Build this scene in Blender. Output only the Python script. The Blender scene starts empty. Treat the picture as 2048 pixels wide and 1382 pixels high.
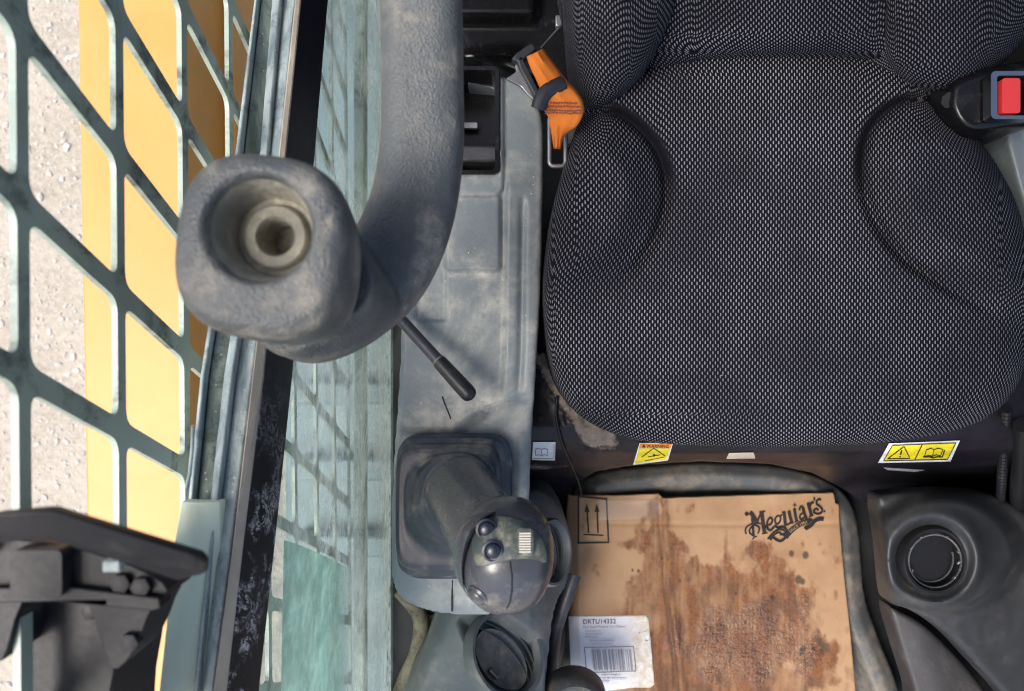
import bpy, bmesh, math, random
import numpy as np
from mathutils import Vector, Matrix
from mathutils.geometry import tessellate_polygon

random.seed(7)
SC = bpy.context.scene
COL = SC.collection

# ------------------------------------------------------------------ camera / light / exposure
HC = 2.1            # camera height above the ground, looking straight down into the cab
F = 1480.0          # focal length in photo pixels (26 mm equivalent)
cam_d = bpy.data.cameras.new("camera")
cam = bpy.data.objects.new("camera", cam_d)
COL.objects.link(cam)
cam.location = (0, 0, HC)
cam.rotation_euler = (0, 0, 0)
cam_d.sensor_width = 36.0
cam_d.lens = F / 2048 * 36.0
cam_d.clip_start = 0.01
cam_d.clip_end = 500
cam_d.dof.use_dof = True
cam_d.dof.focus_distance = 0.80
cam_d.dof.aperture_fstop = 7.0
SC.camera = cam

SUN_EL, SUN_AZ = math.radians(60), math.radians(-112)      # azimuth from +Y towards +X
world = bpy.data.worlds.new("World")
SC.world = world
world.use_nodes = True
wn = world.node_tree.nodes
sky = wn.new("ShaderNodeTexSky")
sky.sky_type = 'NISHITA'
sky.sun_disc = False
sky.sun_elevation = SUN_EL
sky.sun_rotation = SUN_AZ
sky.air_density = 1.0
sky.dust_density = 4.0
world.node_tree.links.new(sky.outputs[0], wn["Background"].inputs[0])
wn["Background"].inputs[1].default_value = 0.13
sun_d = bpy.data.lights.new("sun", 'SUN')
sun_d.energy = 1.5
sun_d.angle = math.radians(22)
sun_d.color = (1.0, 0.96, 0.9)
sun = bpy.data.objects.new("sun", sun_d)
COL.objects.link(sun)
sdir = Vector((math.sin(SUN_AZ) * math.cos(SUN_EL), math.cos(SUN_AZ) * math.cos(SUN_EL), math.sin(SUN_EL)))
sun.rotation_euler = sdir.to_track_quat('Z', 'Y').to_euler()
sun.location = sdir * 20
vs = SC.view_settings
vs.view_transform = 'Standard'
vs.look = 'None'
vs.exposure = 1.15
SC.cycles.filter_width = 1.1
vs.gamma = 1.0
vs.use_curve_mapping = False

# ------------------------------------------------------------------ helpers
def P(px, py, h):
    return Vector(((px - 1024) / F * h, (691 - py) / F * h, HC - h))

def W(px, py, d):
    """point on the upright plane X = -d that is seen at this place"""
    h = F * d / (1024 - px)
    return Vector((-d, (691 - py) / F * h, HC - h))

def tag(o, label=None, cat=None, group=None, kind=None):
    if label: o["label"] = label
    if cat: o["category"] = cat
    if group: o["group"] = group
    if kind: o["kind"] = kind
    return o

def thing(name, label, cat, loc, group=None):
    o = bpy.data.objects.new(name, None)
    o.empty_display_size = 0.02
    COL.objects.link(o)
    o.location = loc
    return tag(o, label, cat, group)

def wloc(o):
    v = Vector((0, 0, 0))
    while o is not None:
        v += o.location
        o = o.parent
    return v

class MB:
    def __init__(s):
        s.v, s.f = [], []
    def add(s, vs_, fs_):
        n = len(s.v)
        s.v += [tuple(v) for v in vs_]
        s.f += [tuple(i + n for i in f) for f in fs_]
        return s
    def box(s, c, sx, sy, sz, rot=None):
        c = Vector(c)
        vs_ = []
        for z in (-1, 1):
            for x, y in ((-1, -1), (1, -1), (1, 1), (-1, 1)):
                v = Vector((x * sx / 2, y * sy / 2, z * sz / 2))
                if rot: v = rot @ v
                vs_.append(c + v)
        return s.add(vs_, [(3, 2, 1, 0), (4, 5, 6, 7), (0, 1, 5, 4), (1, 2, 6, 5), (2, 3, 7, 6), (3, 0, 4, 7)])
    def loft(s, rings, cap0=True, cap1=True, closed=True):
        n = len(rings[0])
        base = len(s.v)
        for r in rings:
            s.v += [tuple(p) for p in r]
        for i in range(len(rings) - 1):
            for j in range(n if closed else n - 1):
                k = (j + 1) % n
                s.f.append((base + i * n + j, base + i * n + k, base + (i + 1) * n + k, base + (i + 1) * n + j))
        if cap0: s.f.append(tuple(base + j for j in reversed(range(n))))
        if cap1: s.f.append(tuple(base + (len(rings) - 1) * n + j for j in range(n)))
        return s
    def prism(s, top, depth, shrink=None):
        """polygon of world points pushed straight down by depth"""
        n = len(top)
        bot = [Vector(p) - Vector((0, 0, depth)) for p in top]
        tris = tessellate_polygon([[Vector(p) for p in top]])
        fs_ = []
        for t in tris:
            a, b, c = t
            nrm = (Vector(top[b]) - Vector(top[a])).cross(Vector(top[c]) - Vector(top[a]))
            if nrm.z < 0: a, b, c = c, b, a
            fs_.append((a, b, c)); fs_.append((c + n, b + n, a + n))
        for j in range(n):
            k = (j + 1) % n
            fs_.append((j, k, k + n, j + n))
        return s.add(list(top) + bot, fs_)
    def tube(s, pts, r, n=12, cap=True, sq=2.0, aspect=1.0, round_end=0):
        """sweep of a super-ellipse section along points, r a number or a list"""
        pts = [Vector(p) for p in pts]
        rs = r if isinstance(r, (list, tuple)) else [r] * len(pts)
        rs = list(rs)
        rings = []
        t0 = (pts[1] - pts[0]).normalized()
        ref = Vector((0, 0, 1)) if abs(t0.z) < 0.9 else Vector((0, 1, 0))
        u = t0.cross(ref).normalized()
        for i, p in enumerate(pts):
            a = pts[max(i - 1, 0)]; b = pts[min(i + 1, len(pts) - 1)]
            t = (b - a).normalized()
            u = (u - t * u.dot(t)).normalized()
            w = t.cross(u)
            ring = []
            for k in range(n):
                an = 2 * math.pi * k / n
                c, si = math.cos(an), math.sin(an)
                cx = math.copysign(abs(c) ** (2 / sq), c)
                sx = math.copysign(abs(si) ** (2 / sq), si)
                ring.append(p + u * cx * rs[i] * aspect + w * sx * rs[i])
            rings.append(ring)
        return s.loft(rings, cap, cap)
    def build(s, name, mat, parent=None, smooth=35, bevel=0, seg=2, solid=0, sub=0, fix=True):
        loc = wloc(parent) if parent is not None else Vector((0, 0, 0))
        if parent is None and s.v:
            a = np.array(s.v); loc = Vector(((a[:, 0].min() + a[:, 0].max()) / 2, (a[:, 1].min() + a[:, 1].max()) / 2, a[:, 2].min()))
        me = bpy.data.meshes.new(name)
        a = np.array(s.v, dtype=float) - np.array(loc)
        me.from_pydata([tuple(p) for p in a], [], s.f)
        if fix:
            bm = bmesh.new(); bm.from_mesh(me)
            bmesh.ops.recalc_face_normals(bm, faces=bm.faces)
            bm.to_mesh(me); bm.free()
        return link(name, me, mat, parent, loc, smooth, bevel, seg, solid, sub)

def link(name, me, mat, parent, loc, smooth=35, bevel=0, seg=2, solid=0, sub=0):
    if mat: me.materials.append(mat)
    if smooth:
        me.shade_smooth()
        me.set_sharp_from_angle(angle=math.radians(smooth))
    o = bpy.data.objects.new(name, me)
    COL.objects.link(o)
    if parent is not None: o.parent = parent
    else: o.location = loc
    if solid:
        m = o.modifiers.new("solid", 'SOLIDIFY'); m.thickness = solid; m.offset = -1
    if bevel:
        m = o.modifiers.new("bevel", 'BEVEL'); m.width = bevel; m.segments = seg; m.limit_method = 'ANGLE'
        m.angle_limit = math.radians(40)
        m.harden_normals = False
    if sub:
        m = o.modifiers.new("sub", 'SUBSURF'); m.levels = sub; m.render_levels = sub
    return o

def spline(pts, n=8, closed=False):
    pts = [np.array(p, dtype=float) for p in pts]
    m = len(pts); out = []
    for i in range(m if closed else m - 1):
        if closed:
            p0, p1, p2, p3 = pts[i - 1], pts[i], pts[(i + 1) % m], pts[(i + 2) % m]
        else:
            p0, p1, p2, p3 = pts[max(i - 1, 0)], pts[i], pts[i + 1], pts[min(i + 2, m - 1)]
        for k in range(n):
            t = k / n
            out.append(0.5 * (2 * p1 + (p2 - p0) * t + (2 * p0 - 5 * p1 + 4 * p2 - p3) * t * t + (3 * p1 - p0 - 3 * p2 + p3) * t ** 3))
    if not closed: out.append(pts[-1])
    return out

def rounded_rect(cx, cy, hw, hh, r, n=5, rot=0.0):
    out = []
    for sx, sy, a0 in ((1, 1, 0), (-1, 1, 90), (-1, -1, 180), (1, -1, 270)):
        for k in range(n + 1):
            a = math.radians(a0 + 90 * k / n)
            out.append((sx * (hw - r) + r * math.cos(a), sy * (hh - r) + r * math.sin(a)))
    c, s = math.cos(rot), math.sin(rot)
    return [(cx + x * c - y * s, cy + x * s + y * c) for x, y in out]

def squircle(cx, cy, hw, hh, e, n=64, rot=0.0):
    out = []
    c0, s0 = math.cos(rot), math.sin(rot)
    for k in range(n):
        a = 2 * math.pi * k / n
        c, s = math.cos(a), math.sin(a)
        x = hw * math.copysign(abs(c) ** (2 / e), c); y = hh * math.copysign(abs(s) ** (2 / e), s)
        out.append((cx + x * c0 - y * s0, cy + x * s0 + y * c0))
    return out

# numpy noise
def vnoise(x, y, seed=0):
    x = np.asarray(x, float); y = np.asarray(y, float)
    xi = np.floor(x).astype(np.int64); yi = np.floor(y).astype(np.int64)
    xf = x - xi; yf = y - yi
    def hsh(a, b):
        n = (a * 374761393 + b * 668265263 + seed * 974634777) & 0xFFFFFFFF
        n = ((n ^ (n >> 13)) * 1274126177) & 0xFFFFFFFF
        return ((n ^ (n >> 16)) & 0xFFFF) / 65535.0
    u = xf * xf * (3 - 2 * xf); v = yf * yf * (3 - 2 * yf)
    return (hsh(xi, yi) * (1 - u) + hsh(xi + 1, yi) * u) * (1 - v) + (hsh(xi, yi + 1) * (1 - u) + hsh(xi + 1, yi + 1) * u) * v

def fbm(x, y, seed=0, o=5):
    t = 0; a = 0.5; s = 0
    for i in range(o):
        t = t + a * vnoise(x * 2 ** i, y * 2 ** i, seed + i * 17); s += a; a *= 0.5
    return t / s

def sstep(a, b, x):
    t = np.clip((x - a) / (b - a), 0, 1)
    return t * t * (3 - 2 * t)

def seg_near(poly, X, Y):
    """distance, nearest point and inside flag of points to a closed polygon"""
    poly = np.array(poly, float)
    best = np.full(X.shape, 1e18); nx = np.zeros(X.shape); ny = np.zeros(X.shape)
    inside = np.zeros(X.shape, bool)
    m = len(poly)
    for i in range(m):
        ax, ay = poly[i]; bx, by = poly[(i + 1) % m]
        dx, dy = bx - ax, by - ay
        l2 = dx * dx + dy * dy + 1e-12
        t = np.clip(((X - ax) * dx + (Y - ay) * dy) / l2, 0, 1)
        qx, qy = ax + t * dx, ay + t * dy
        d = (X - qx) ** 2 + (Y - qy) ** 2
        k = d < best
        best = np.where(k, d, best); nx = np.where(k, qx, nx); ny = np.where(k, qy, ny)
        if ay != by:
            c = ((ay > Y) != (by > Y)) & (X < (bx - ax) * (Y - ay) / (by - ay) + ax)
            inside ^= c
    return np.sqrt(best), nx, ny, inside

def sdist(poly, X, Y):
    d, _, _, ins = seg_near(poly, X, Y)
    return np.where(ins, d, -d)

def relief(name, outline, h0, zfun, step, mat, parent, R=0.004, skirt=0.05, skirt_gain=3.0, holes=(), hole_depth=0.03,
           attrs=None, smooth=60, uv=True):
    """a moulded sheet: outline in view coordinates at depth h0, raised by zfun, rounded over at its rim, with a wall below it"""
    o = np.array(outline, float)
    m2px = F / h0
    sk = skirt / skirt_gain * m2px + 3 * step
    x0, x1, y0, y1 = o[:, 0].min() - sk, o[:, 0].max() + sk, o[:, 1].min() - sk, o[:, 1].max() + sk
    nx, ny = int((x1 - x0) / step) + 2, int((y1 - y0) / step) + 2
    gx = np.linspace(x0, x1, nx); gy = np.linspace(y0, y1, ny)
    X, Y = np.meshgrid(gx, gy)
    d, qx, qy, ins = seg_near(o, X, Y)
    sd = np.where(ins, d, -d)
    for hp in holes:
        d2, ax, ay, i2 = seg_near(hp, X, Y)
        s2 = np.where(i2, -d2, d2)
        k = s2 < sd
        sd = np.where(k, s2, sd); qx = np.where(k, ax, qx); qy = np.where(k, ay, qy)
    out = sd < 0
    ex = np.where(out, qx, X); ey = np.where(out, qy, Y)
    z = zfun(ex, ey)
    dm = np.clip(np.where(out, 0, sd) / m2px, 0, R)
    z = z - (R - np.sqrt(np.maximum(R * R - (R - dm) ** 2, 0)))
    h = h0 - z
    VX = (ex - 1024) / F * h; VY = (691 - ey) / F * h
    VZ = HC - h - np.where(out, np.minimum(-sd / m2px * skirt_gain, skirt), 0)
    keep = (sd / m2px * skirt_gain) > -skirt - 1.6 * step / m2px * skirt_gain
    V = np.stack([VX, VY, VZ], -1)
    idx = -np.ones(X.shape, int)
    idx[keep] = np.arange(keep.sum())
    fm = keep[:-1, :-1] & keep[1:, :-1] & keep[:-1, 1:] & keep[1:, 1:]
    a = idx[:-1, :-1][fm]; b = idx[1:, :-1][fm]; c = idx[1:, 1:][fm]; e = idx[:-1, 1:][fm]
    faces = np.stack([a, b, c, e], -1)
    loc = np.array(wloc(parent)) if parent is not None else V[keep].mean(0)
    if parent is None: loc[2] = V[keep][:, 2].min()
    co = V[keep] - loc
    me = bpy.data.meshes.new(name)
    me.vertices.add(len(co)); me.vertices.foreach_set("co", co.ravel())
    me.loops.add(faces.size); me.loops.foreach_set("vertex_index", faces.ravel())
    me.polygons.add(len(faces)); me.polygons.foreach_set("loop_start", np.arange(0, faces.size, 4))
    me.polygons.foreach_set("loop_total", np.full(len(faces), 4))
    me.update(calc_edges=True)
    if uv:
        du = np.linalg.norm(np.diff(V, axis=1), axis=-1); dv = np.linalg.norm(np.diff(V, axis=0), axis=-1)
        rim = (dm < R * .98) | out
        pu, pv = (gx[1] - gx[0]) / m2px, (gy[1] - gy[0]) / m2px
        wu = np.where(rim[:, 1:], 1.0, .3); wv = np.where(rim[1:], 1.0, .3)
        du = pu + wu * (du - pu); dv = pv + wv * (dv - pv)
        U = np.zeros(X.shape); U[:, 1:] = np.cumsum(du, 1); U -= U[:, nx // 2][:, None]
        T = np.zeros(X.shape); T[1:] = np.cumsum(dv, 0); T -= T[int(ny * .78)][None, :]
        l = me.uv_layers.new(name="weave")
        uvs = np.stack([U[keep], T[keep]], -1)[faces.ravel()]
        l.data.foreach_set("uv", uvs.ravel())
    for an, fn in (attrs or {}).items():
        at = me.attributes.new(an, 'FLOAT', 'POINT')
        at.data.foreach_set("value", fn(ex, ey)[keep].astype(np.float32))
    return link(name, me, mat, parent, Vector(loc), smooth)

# ------------------------------------------------------------------ materials
class NT:
    def __init__(s, name):
        s.m = bpy.data.materials.new(name); s.m.use_nodes = True
        s.t = s.m.node_tree; s.n = s.t.nodes; s.b = s.n["Principled BSDF"]; s.out = s.n["Material Output"]
    def new(s, ty, **kw):
        n = s.n.new(ty)
        for k, v in kw.items(): setattr(n, k, v)
        return n
    def lk(s, a, b): s.t.links.new(a, b)
    def val(s, sock, v):
        if isinstance(v, (int, float)): sock.default_value = v
        elif isinstance(v, (tuple, list)): sock.default_value = (*v, 1.0) if len(v) == 3 and sock.type == 'RGBA' else v
        else: s.lk(v, sock)
    def math(s, op, a, b=0.0, c=None, clamp=False):
        n = s.new("ShaderNodeMath", operation=op); n.use_clamp = clamp
        s.val(n.inputs[0], a); s.val(n.inputs[1], b)
        if c is not None: s.val(n.inputs[2], c)
        return n.outputs[0]
    def mix(s, f, a, b):
        n = s.new("ShaderNodeMix", data_type='RGBA')
        s.val(n.inputs[0], f); s.val(n.inputs[6], a); s.val(n.inputs[7], b)
        return n.outputs[2]
    def ramp(s, f, a, b, smooth=True):
        n = s.new("ShaderNodeMapRange"); n.interpolation_type = 'SMOOTHSTEP' if smooth else 'LINEAR'
        s.val(n.inputs[0], f); n.inputs[1].default_value = a; n.inputs[2].default_value = b
        return n.outputs[0]
    def coord(s, scale=None, uv=False):
        n = s.new("ShaderNodeTexCoord")
        o = n.outputs["UV" if uv else "Object"]
        if scale:
            m = s.new("ShaderNodeMapping"); s.lk(o, m.inputs[0]); m.inputs[3].default_value = scale
            o = m.outputs[0]
        return o
    def noise(s, scale, co=None, detail=5, rough=0.6, dist=0.0):
        n = s.new("ShaderNodeTexNoise")
        n.inputs["Scale"].default_value = scale; n.inputs["Detail"].default_value = detail
        n.inputs["Roughness"].default_value = rough; n.inputs["Distortion"].default_value = dist
        s.lk(co if co is not None else s.coord(), n.inputs["Vector"])
        return n.outputs[0]
    def voro(s, scale, co=None, feature='F1'):
        n = s.new("ShaderNodeTexVoronoi"); n.feature = feature
        n.inputs["Scale"].default_value = scale
        s.lk(co if co is not None else s.coord(), n.inputs["Vector"])
        return n.outputs["Distance"]
    def attr(s, name):
        n = s.new("ShaderNodeAttribute"); n.attribute_name = name
        return n.outputs["Fac"]
    def bump(s, h, strength=0.3, dist=0.001):
        n = s.new("ShaderNodeBump"); n.inputs["Strength"].default_value = strength; n.inputs["Distance"].default_value = dist
        s.lk(h, n.inputs["Height"])
        s.lk(n.outputs[0], s.b.inputs["Normal"])
        return n
    def set(s, color=None, rough=None, metal=None, spec=None):
        if color is not None: s.val(s.b.inputs["Base Color"], color)
        if rough is not None: s.val(s.b.inputs["Roughness"], rough)
        if metal is not None: s.val(s.b.inputs["Metallic"], metal)
        if spec is not None: s.val(s.b.inputs["Specular IOR Level"], spec)
        return s

def dusty(name, base, dust=(0.36, 0.32, 0.26), amt=0.5, rough=0.5, grain=700, gs=0.25, scale=14, scratch=0.3, spec=0.5, metal=0.0, lo=0.45, hi=0.75, dist=0.0006, settled=False):
    """moulded or painted surface under dust, with smears, specks and a fine grain"""
    t = NT(name)
    n1 = t.noise(scale, detail=8, rough=0.65, dist=0.6)
    n2 = t.noise(scale * 6, detail=6, rough=0.7)
    m = t.math('MULTIPLY', t.ramp(n1, lo, hi), t.ramp(n2, 0.25, 0.7))
    m = t.math('MULTIPLY', m, amt)
    if settled: m = t.math('ADD', m, t.math('MULTIPLY', t.attr('dust'), t.ramp(n2, .28, .62)), clamp=True)
    tone = t.noise(scale * 0.45, detail=3)
    b2 = t.mix(t.ramp(tone, 0.3, 0.7), tuple(c * 0.8 for c in base), tuple(min(1, c * 1.22) for c in base))
    c = t.mix(m, b2, dust)
    sp = t.math('MULTIPLY', t.ramp(t.voro(scale * 16), 0.11, 0.03), t.ramp(t.noise(scale * 3), 0.5, 0.62))
    c = t.mix(t.math('MULTIPLY', sp, min(1, amt * 1.3)), c, tuple(min(1, d * 1.7) for d in dust))
    if scratch:
        sc = t.noise(30, t.coord((8, 90, 20)), detail=4, rough=0.7)
        c = t.mix(t.math('MULTIPLY', t.ramp(sc, 0.64, 0.72), scratch * 0.5), c, tuple(min(1, x * 2.2 + 0.05) for x in base))
    t.set(c, t.math('ADD', t.math('MULTIPLY', m, 0.4), t.math('ADD', t.math('MULTIPLY', n2, 0.2), rough - 0.1), clamp=True), metal, spec)
    g = t.math('ADD', t.math('MULTIPLY', t.voro(grain), 0.7), t.noise(grain * 0.6, detail=3))
    g = t.math('ADD', g, t.math('MULTIPLY', n2, 0.8))
    t.bump(g, gs, dist)
    return t.m

def plain(name, color, rough=0.5, metal=0.0, spec=0.5, var=0.15, scale=60, bs=0.1):
    t = NT(name)
    n = t.noise(scale, detail=4)
    t.set(t.mix(n, tuple(c * (1 - var) for c in color), tuple(min(1, c * (1 + var)) for c in color)),
          t.math('ADD', t.math('MULTIPLY', n, 0.2), rough - 0.1), metal, spec)
    if bs: t.bump(n, bs, 0.0005)
    return t.m

def fabric():
    t = NT("seat_weave")
    co = t.coord(uv=True)
    sep = t.new("ShaderNodeSeparateXYZ"); t.lk(co, sep.inputs[0])
    wob = t.math('MULTIPLY', t.math('SUBTRACT', t.noise(26, detail=2), 0.5), 0.5)
    u = t.math('ADD', t.math('MULTIPLY', sep.outputs[0], 1 / 0.0054), wob)
    v = t.math('ADD', t.math('MULTIPLY', sep.outputs[1], 1 / 0.00355), wob)
    row = t.math('FLOOR', v)
    odd = t.math('MULTIPLY', t.math('FLOORED_MODULO', row, 2.0), 0.5)
    fx = t.math('SUBTRACT', t.math('FRACT', t.math('ADD', u, odd)), 0.5)
    fy = t.math('SUBTRACT', t.math('FRACT', v), 0.5)
    a = t.math('POWER', t.math('DIVIDE', fx, 0.125), 2.0)
    b = t.math('POWER', t.math('DIVIDE', t.math('ABSOLUTE', fy), 0.54), 3.0)
    e = t.math('ADD', t.math('ABSOLUTE', a), b)
    dash = t.ramp(e, 1.15, 0.7)
    dash = t.math('MULTIPLY', dash, t.math('SUBTRACT', 1.0, t.attr('plain')))
    worn = t.ramp(t.noise(7, detail=9, rough=.7), 0.36, 0.66)
    dc = t.mix(worn, (0.115, 0.115, 0.13), (0.25, 0.25, 0.28))
    yarn = t.noise(1500, detail=2)
    bc = t.mix(yarn, (0.003, 0.003, 0.005), (0.009, 0.009, 0.013))
    dusts = t.ramp(t.noise(40, detail=8, rough=0.75), 0.62, 0.85)
    bc = t.mix(t.math('MULTIPLY', dusts, 0.10), bc, (0.12, 0.11, 0.10))
    lint = t.ramp(t.voro(55), 0.05, 0.02)
    c = t.mix(dash, bc, dc)
    c = t.mix(t.math('MULTIPLY', lint, t.ramp(t.noise(12), 0.55, 0.65)), c, (0.4, 0.38, 0.36))
    t.set(c, 0.9, 0.0, 0.1)
    t.b.inputs["Sheen Weight"].default_value = 0.0
    t.bump(t.math('ADD', dash, t.math('MULTIPLY', yarn, 0.3)), 0.5, 0.0008)
    return t.m

M = {}
M['fabric'] = fabric()
M['console'] = dusty("console_grey_plastic", (0.195, 0.228, 0.24), (0.58, 0.55, 0.47), 0.95, 0.36, 900, 0.25, 8, 0.7, lo=0.45, hi=0.72, settled=True)
M['pod'] = dusty("pod_grey_plastic", (0.105, 0.12, 0.125), (0.40, 0.36, 0.30), 0.5, 0.5, 900, 0.18, 11, 0.3)
M['podr'] = dusty("pod_dark_plastic", (0.024, 0.026, 0.029), (0.17, 0.16, 0.15), 0.45, 0.45, 900, 0.18, 9, 0.3)
M['bar'] = dusty("bar_foam_rubber", (0.075, 0.084, 0.088), (0.36, 0.32, 0.26), 0.75, 0.46, 620, 0.6, 20, 0.0, lo=.45, hi=.70, dist=0.0011)
M['barend'] = dusty("bar_worn_rubber", (0.105, 0.118, 0.122), (0.40, 0.35, 0.28), 0.8, 0.6, 300, 0.3, 22, 0.0, dist=0.001)
M['footpanel'] = dusty("scuffed_dark_plastic", (0.032, 0.030, 0.032), (0.17, 0.16, 0.16), 0.6, 0.45, 500, 0.25, 9, 0.4)
M['socket'] = dusty("socket_dusty_rubber", (0.16, 0.155, 0.13), (0.42, 0.39, 0.30), 0.9, 0.7, 300, 0.3, 30, 0.0, lo=.35, hi=.65)
M['rubber'] = dusty("black_rubber", (0.028, 0.03, 0.038), (0.3, 0.27, 0.22), 0.35, 0.42, 600, 0.2, 15, 0.1, lo=0.5, hi=0.8)
M['blackplastic'] = dusty("black_plastic", (0.012, 0.012, 0.014), (0.2, 0.19, 0.17), 0.25, 0.4, 700, 0.2, 20, 0.2, lo=0.52, hi=0.8)
M['boot'] = dusty("boot_rubber", (0.034, 0.040, 0.052), (0.42, 0.38, 0.29), 0.6, 0.30, 800, 0.12, 16, 0.0, lo=0.46, hi=0.75)
M['grip'] = dusty("grip_plastic", (0.05, 0.053, 0.062), (0.38, 0.34, 0.30), 0.5, 0.25, 900, 0.1, 24, 0.2, lo=0.5, hi=0.75)
M['panelgrip'] = dusty("grip_top_plastic", (0.06, 0.075, 0.075), (0.50, 0.46, 0.32), 0.7, 0.45, 700, 0.15, 40, 0.2, lo=0.4, hi=0.65)
M['guard'] = dusty("guard_green_paint", (0.31, 0.38, 0.32), (0.07, 0.08, 0.07), 0.9, 0.4, 300, 0.3, 15, 0.2, lo=0.47, hi=0.60)
M['mat'] = dusty("mat_rubber", (0.075, 0.08, 0.085), (0.27, 0.23, 0.18), 0.75, 0.5, 500, 0.25, 12, 0.1, lo=0.42, hi=0.62)
M['steel'] = dusty("zinc_steel", (0.34, 0.34, 0.34), (0.3, 0.28, 0.25), 0.4, 0.35, 400, 0.1, 40, 0.2, metal=0.8)
M['chrome'] = plain("dark_chrome", (0.28, 0.29, 0.31), 0.3, 1.0, 0.5, 0.1, 50, 0.02)
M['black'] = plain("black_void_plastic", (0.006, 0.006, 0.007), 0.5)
M['gloss'] = dusty("glossy_black_plastic", (0.006, 0.006, 0.007), (0.2, 0.2, 0.2), 0.2, 0.25, 700, 0.1, 26, 0.3, 0.35, lo=0.55, hi=0.8)
M['frame'] = dusty("frame_green_grey_paint", (0.15, 0.19, 0.17), (0.38, 0.38, 0.33), 0.6, 0.4, 250, 0.3, 18, 0.6, lo=0.45, hi=0.7)
M['frameblue'] = dusty("frame_aluminium", (0.22, 0.275, 0.29), (0.5, 0.52, 0.45), 0.8, 0.4, 250, 0.3, 20, 0.7, lo=0.42, hi=0.65)
def rail(name, a, b, dark):
    t = NT(name)
    st = t.noise(10, t.coord((9, .8, 9)), detail=8, rough=.7, dist=.4)
    n = t.noise(60, detail=7, rough=.75)
    c = t.mix(t.ramp(st, .36, .64), a, b)
    c = t.mix(t.math('MULTIPLY', t.ramp(n, .5, .68), .75), c, dark)
    sp = t.math('MULTIPLY', t.ramp(t.voro(150), .16, .06), t.ramp(t.noise(22, detail=3), .47, .6))
    c = t.mix(t.math('MULTIPLY', sp, .85), c, (.72, .72, .66))
    t.set(c, t.math('ADD', t.math('MULTIPLY', n, .4), .25), 0, .5)
    t.bump(n, .5, .0012)
    return t.m
M['cast'] = dusty("black_cast_iron", (0.010, 0.010, 0.013), (0.12, 0.11, 0.10), 0.4, 0.5, 900, 0.2, 40, 0.3, 0.3, lo=.5, hi=.75, dist=.0005)
M['frame'] = rail("channel_green_paint", (0.12, 0.155, 0.13), (0.23, 0.28, 0.25), (0.05, 0.06, 0.05))
M['frameblue'] = rail("rail_worn_paint", (0.20, 0.26, 0.27), (0.40, 0.46, 0.45), (0.09, 0.125, 0.13))
M['beige'] = dusty("sill_beige_felt", (0.46, 0.39, 0.30), (0.58, 0.52, 0.42), 0.6, 0.8, 500, 0.5, 30, 0.3)
M['sillbeige'] = dusty("sill_dirty_beige", (0.25, 0.22, 0.155), (0.10, 0.075, 0.05), 0.9, 0.7, 300, 0.5, 30, 0.3, lo=.42, hi=.6)
M['stepbrown'] = dusty("muddy_step", (0.06, 0.045, 0.035), (0.26, 0.21, 0.15), 0.9, 0.7, 300, 0.6, 30, 0.3, lo=.4, hi=.65, dist=.002)
M['pale'] = dusty("pale_green_plastic", (0.68, 0.74, 0.56), (0.75, 0.77, 0.62), 0.6, 0.45, 300, 0.15, 10, 0.4)
M['orange'] = plain("orange_webbing", (1.0, 0.25, 0.035), 0.75, 0, 0.3, 0.12, 300, 0.3)
M['thread'] = plain("stitch_thread", (0.30, 0.10, 0.06), 0.8)
M['red'] = plain("red_button_plastic", (0.68, 0.04, 0.04), 0.35, 0, 0.5, 0.05)
M['white'] = dusty("white_print_film", (0.72, 0.74, 0.74), (0.5, 0.48, 0.42), 0.3, 0.4, 400, 0.05, 60, 0)
M['yellowlabel'] = dusty("yellow_print_film", (0.78, 0.66, 0.02), (0.5, 0.46, 0.3), 0.25, 0.35, 400, 0.05, 60, 0)
M['orangelabel'] = plain("orange_print_film", (0.75, 0.22, 0.02), 0.4)
M['ink'] = plain("black_ink", (0.018, 0.014, 0.012), 0.6, 0, 0.3)
M['inklight'] = plain("grey_ink", (0.30, 0.30, 0.32), 0.6, 0, 0.3)
M['inkfaint'] = plain("faint_ink", (0.52, 0.52, 0.55), 0.6, 0, 0.3)
M['cardprint'] = plain("bare_card_print", (0.36, 0.23, 0.13), 0.8, 0, 0.3)
M['wheelgrey'] = plain("thumbwheel_plastic", (0.5, 0.48, 0.42), 0.5)
M['darkgap'] = plain("thumbwheel_groove", (0.05, 0.05, 0.05), 0.6)
M['btn'] = plain("button_blue_black", (0.012, 0.016, 0.03), 0.32, 0, 0.6, 0.1, 50, 0.0)
M['mint_old'] = dusty("mint_reflection", (0.16, 0.36, 0.29), (0.4, 0.5, 0.45), 0.4, 0.35, 200, 0.1, 9, 0.2)
M['chassis'] = dusty("chassis_paint", (0.16, 0.22, 0.24), (0.45, 0.5, 0.5), 0.8, 0.5, 200, 0.2, 6, 0.3)

def yellow_paint():
    t = NT("yellow_paint")
    n = t.noise(5, detail=6)
    c = t.mix(t.ramp(n, 0.35, 0.7), (0.58, 0.262, 0.060), (0.65, 0.305, 0.085))
    sp = t.math('MULTIPLY', t.ramp(t.voro(60), 0.06, 0.03), t.ramp(t.noise(8), 0.55, 0.65))
    c = t.mix(t.math('MULTIPLY', sp, 0.5), c, (0.25, 0.16, 0.08))
    dr = t.math('MULTIPLY', t.ramp(t.noise(9, t.coord((1, .35, 1)), detail=9, rough=.72), .52, .74), .4)
    c = t.mix(dr, c, (0.50, 0.36, 0.19))
    sc = t.math('MULTIPLY', t.ramp(t.noise(22, t.coord((5, .5, 5)), detail=5, rough=.7), .68, .74), .45)
    c = t.mix(sc, c, (0.36, 0.22, 0.10))
    t.set(c, 0.45, 0, 0.4)
    return t.m
M['yellow'] = yellow_paint()

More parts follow.
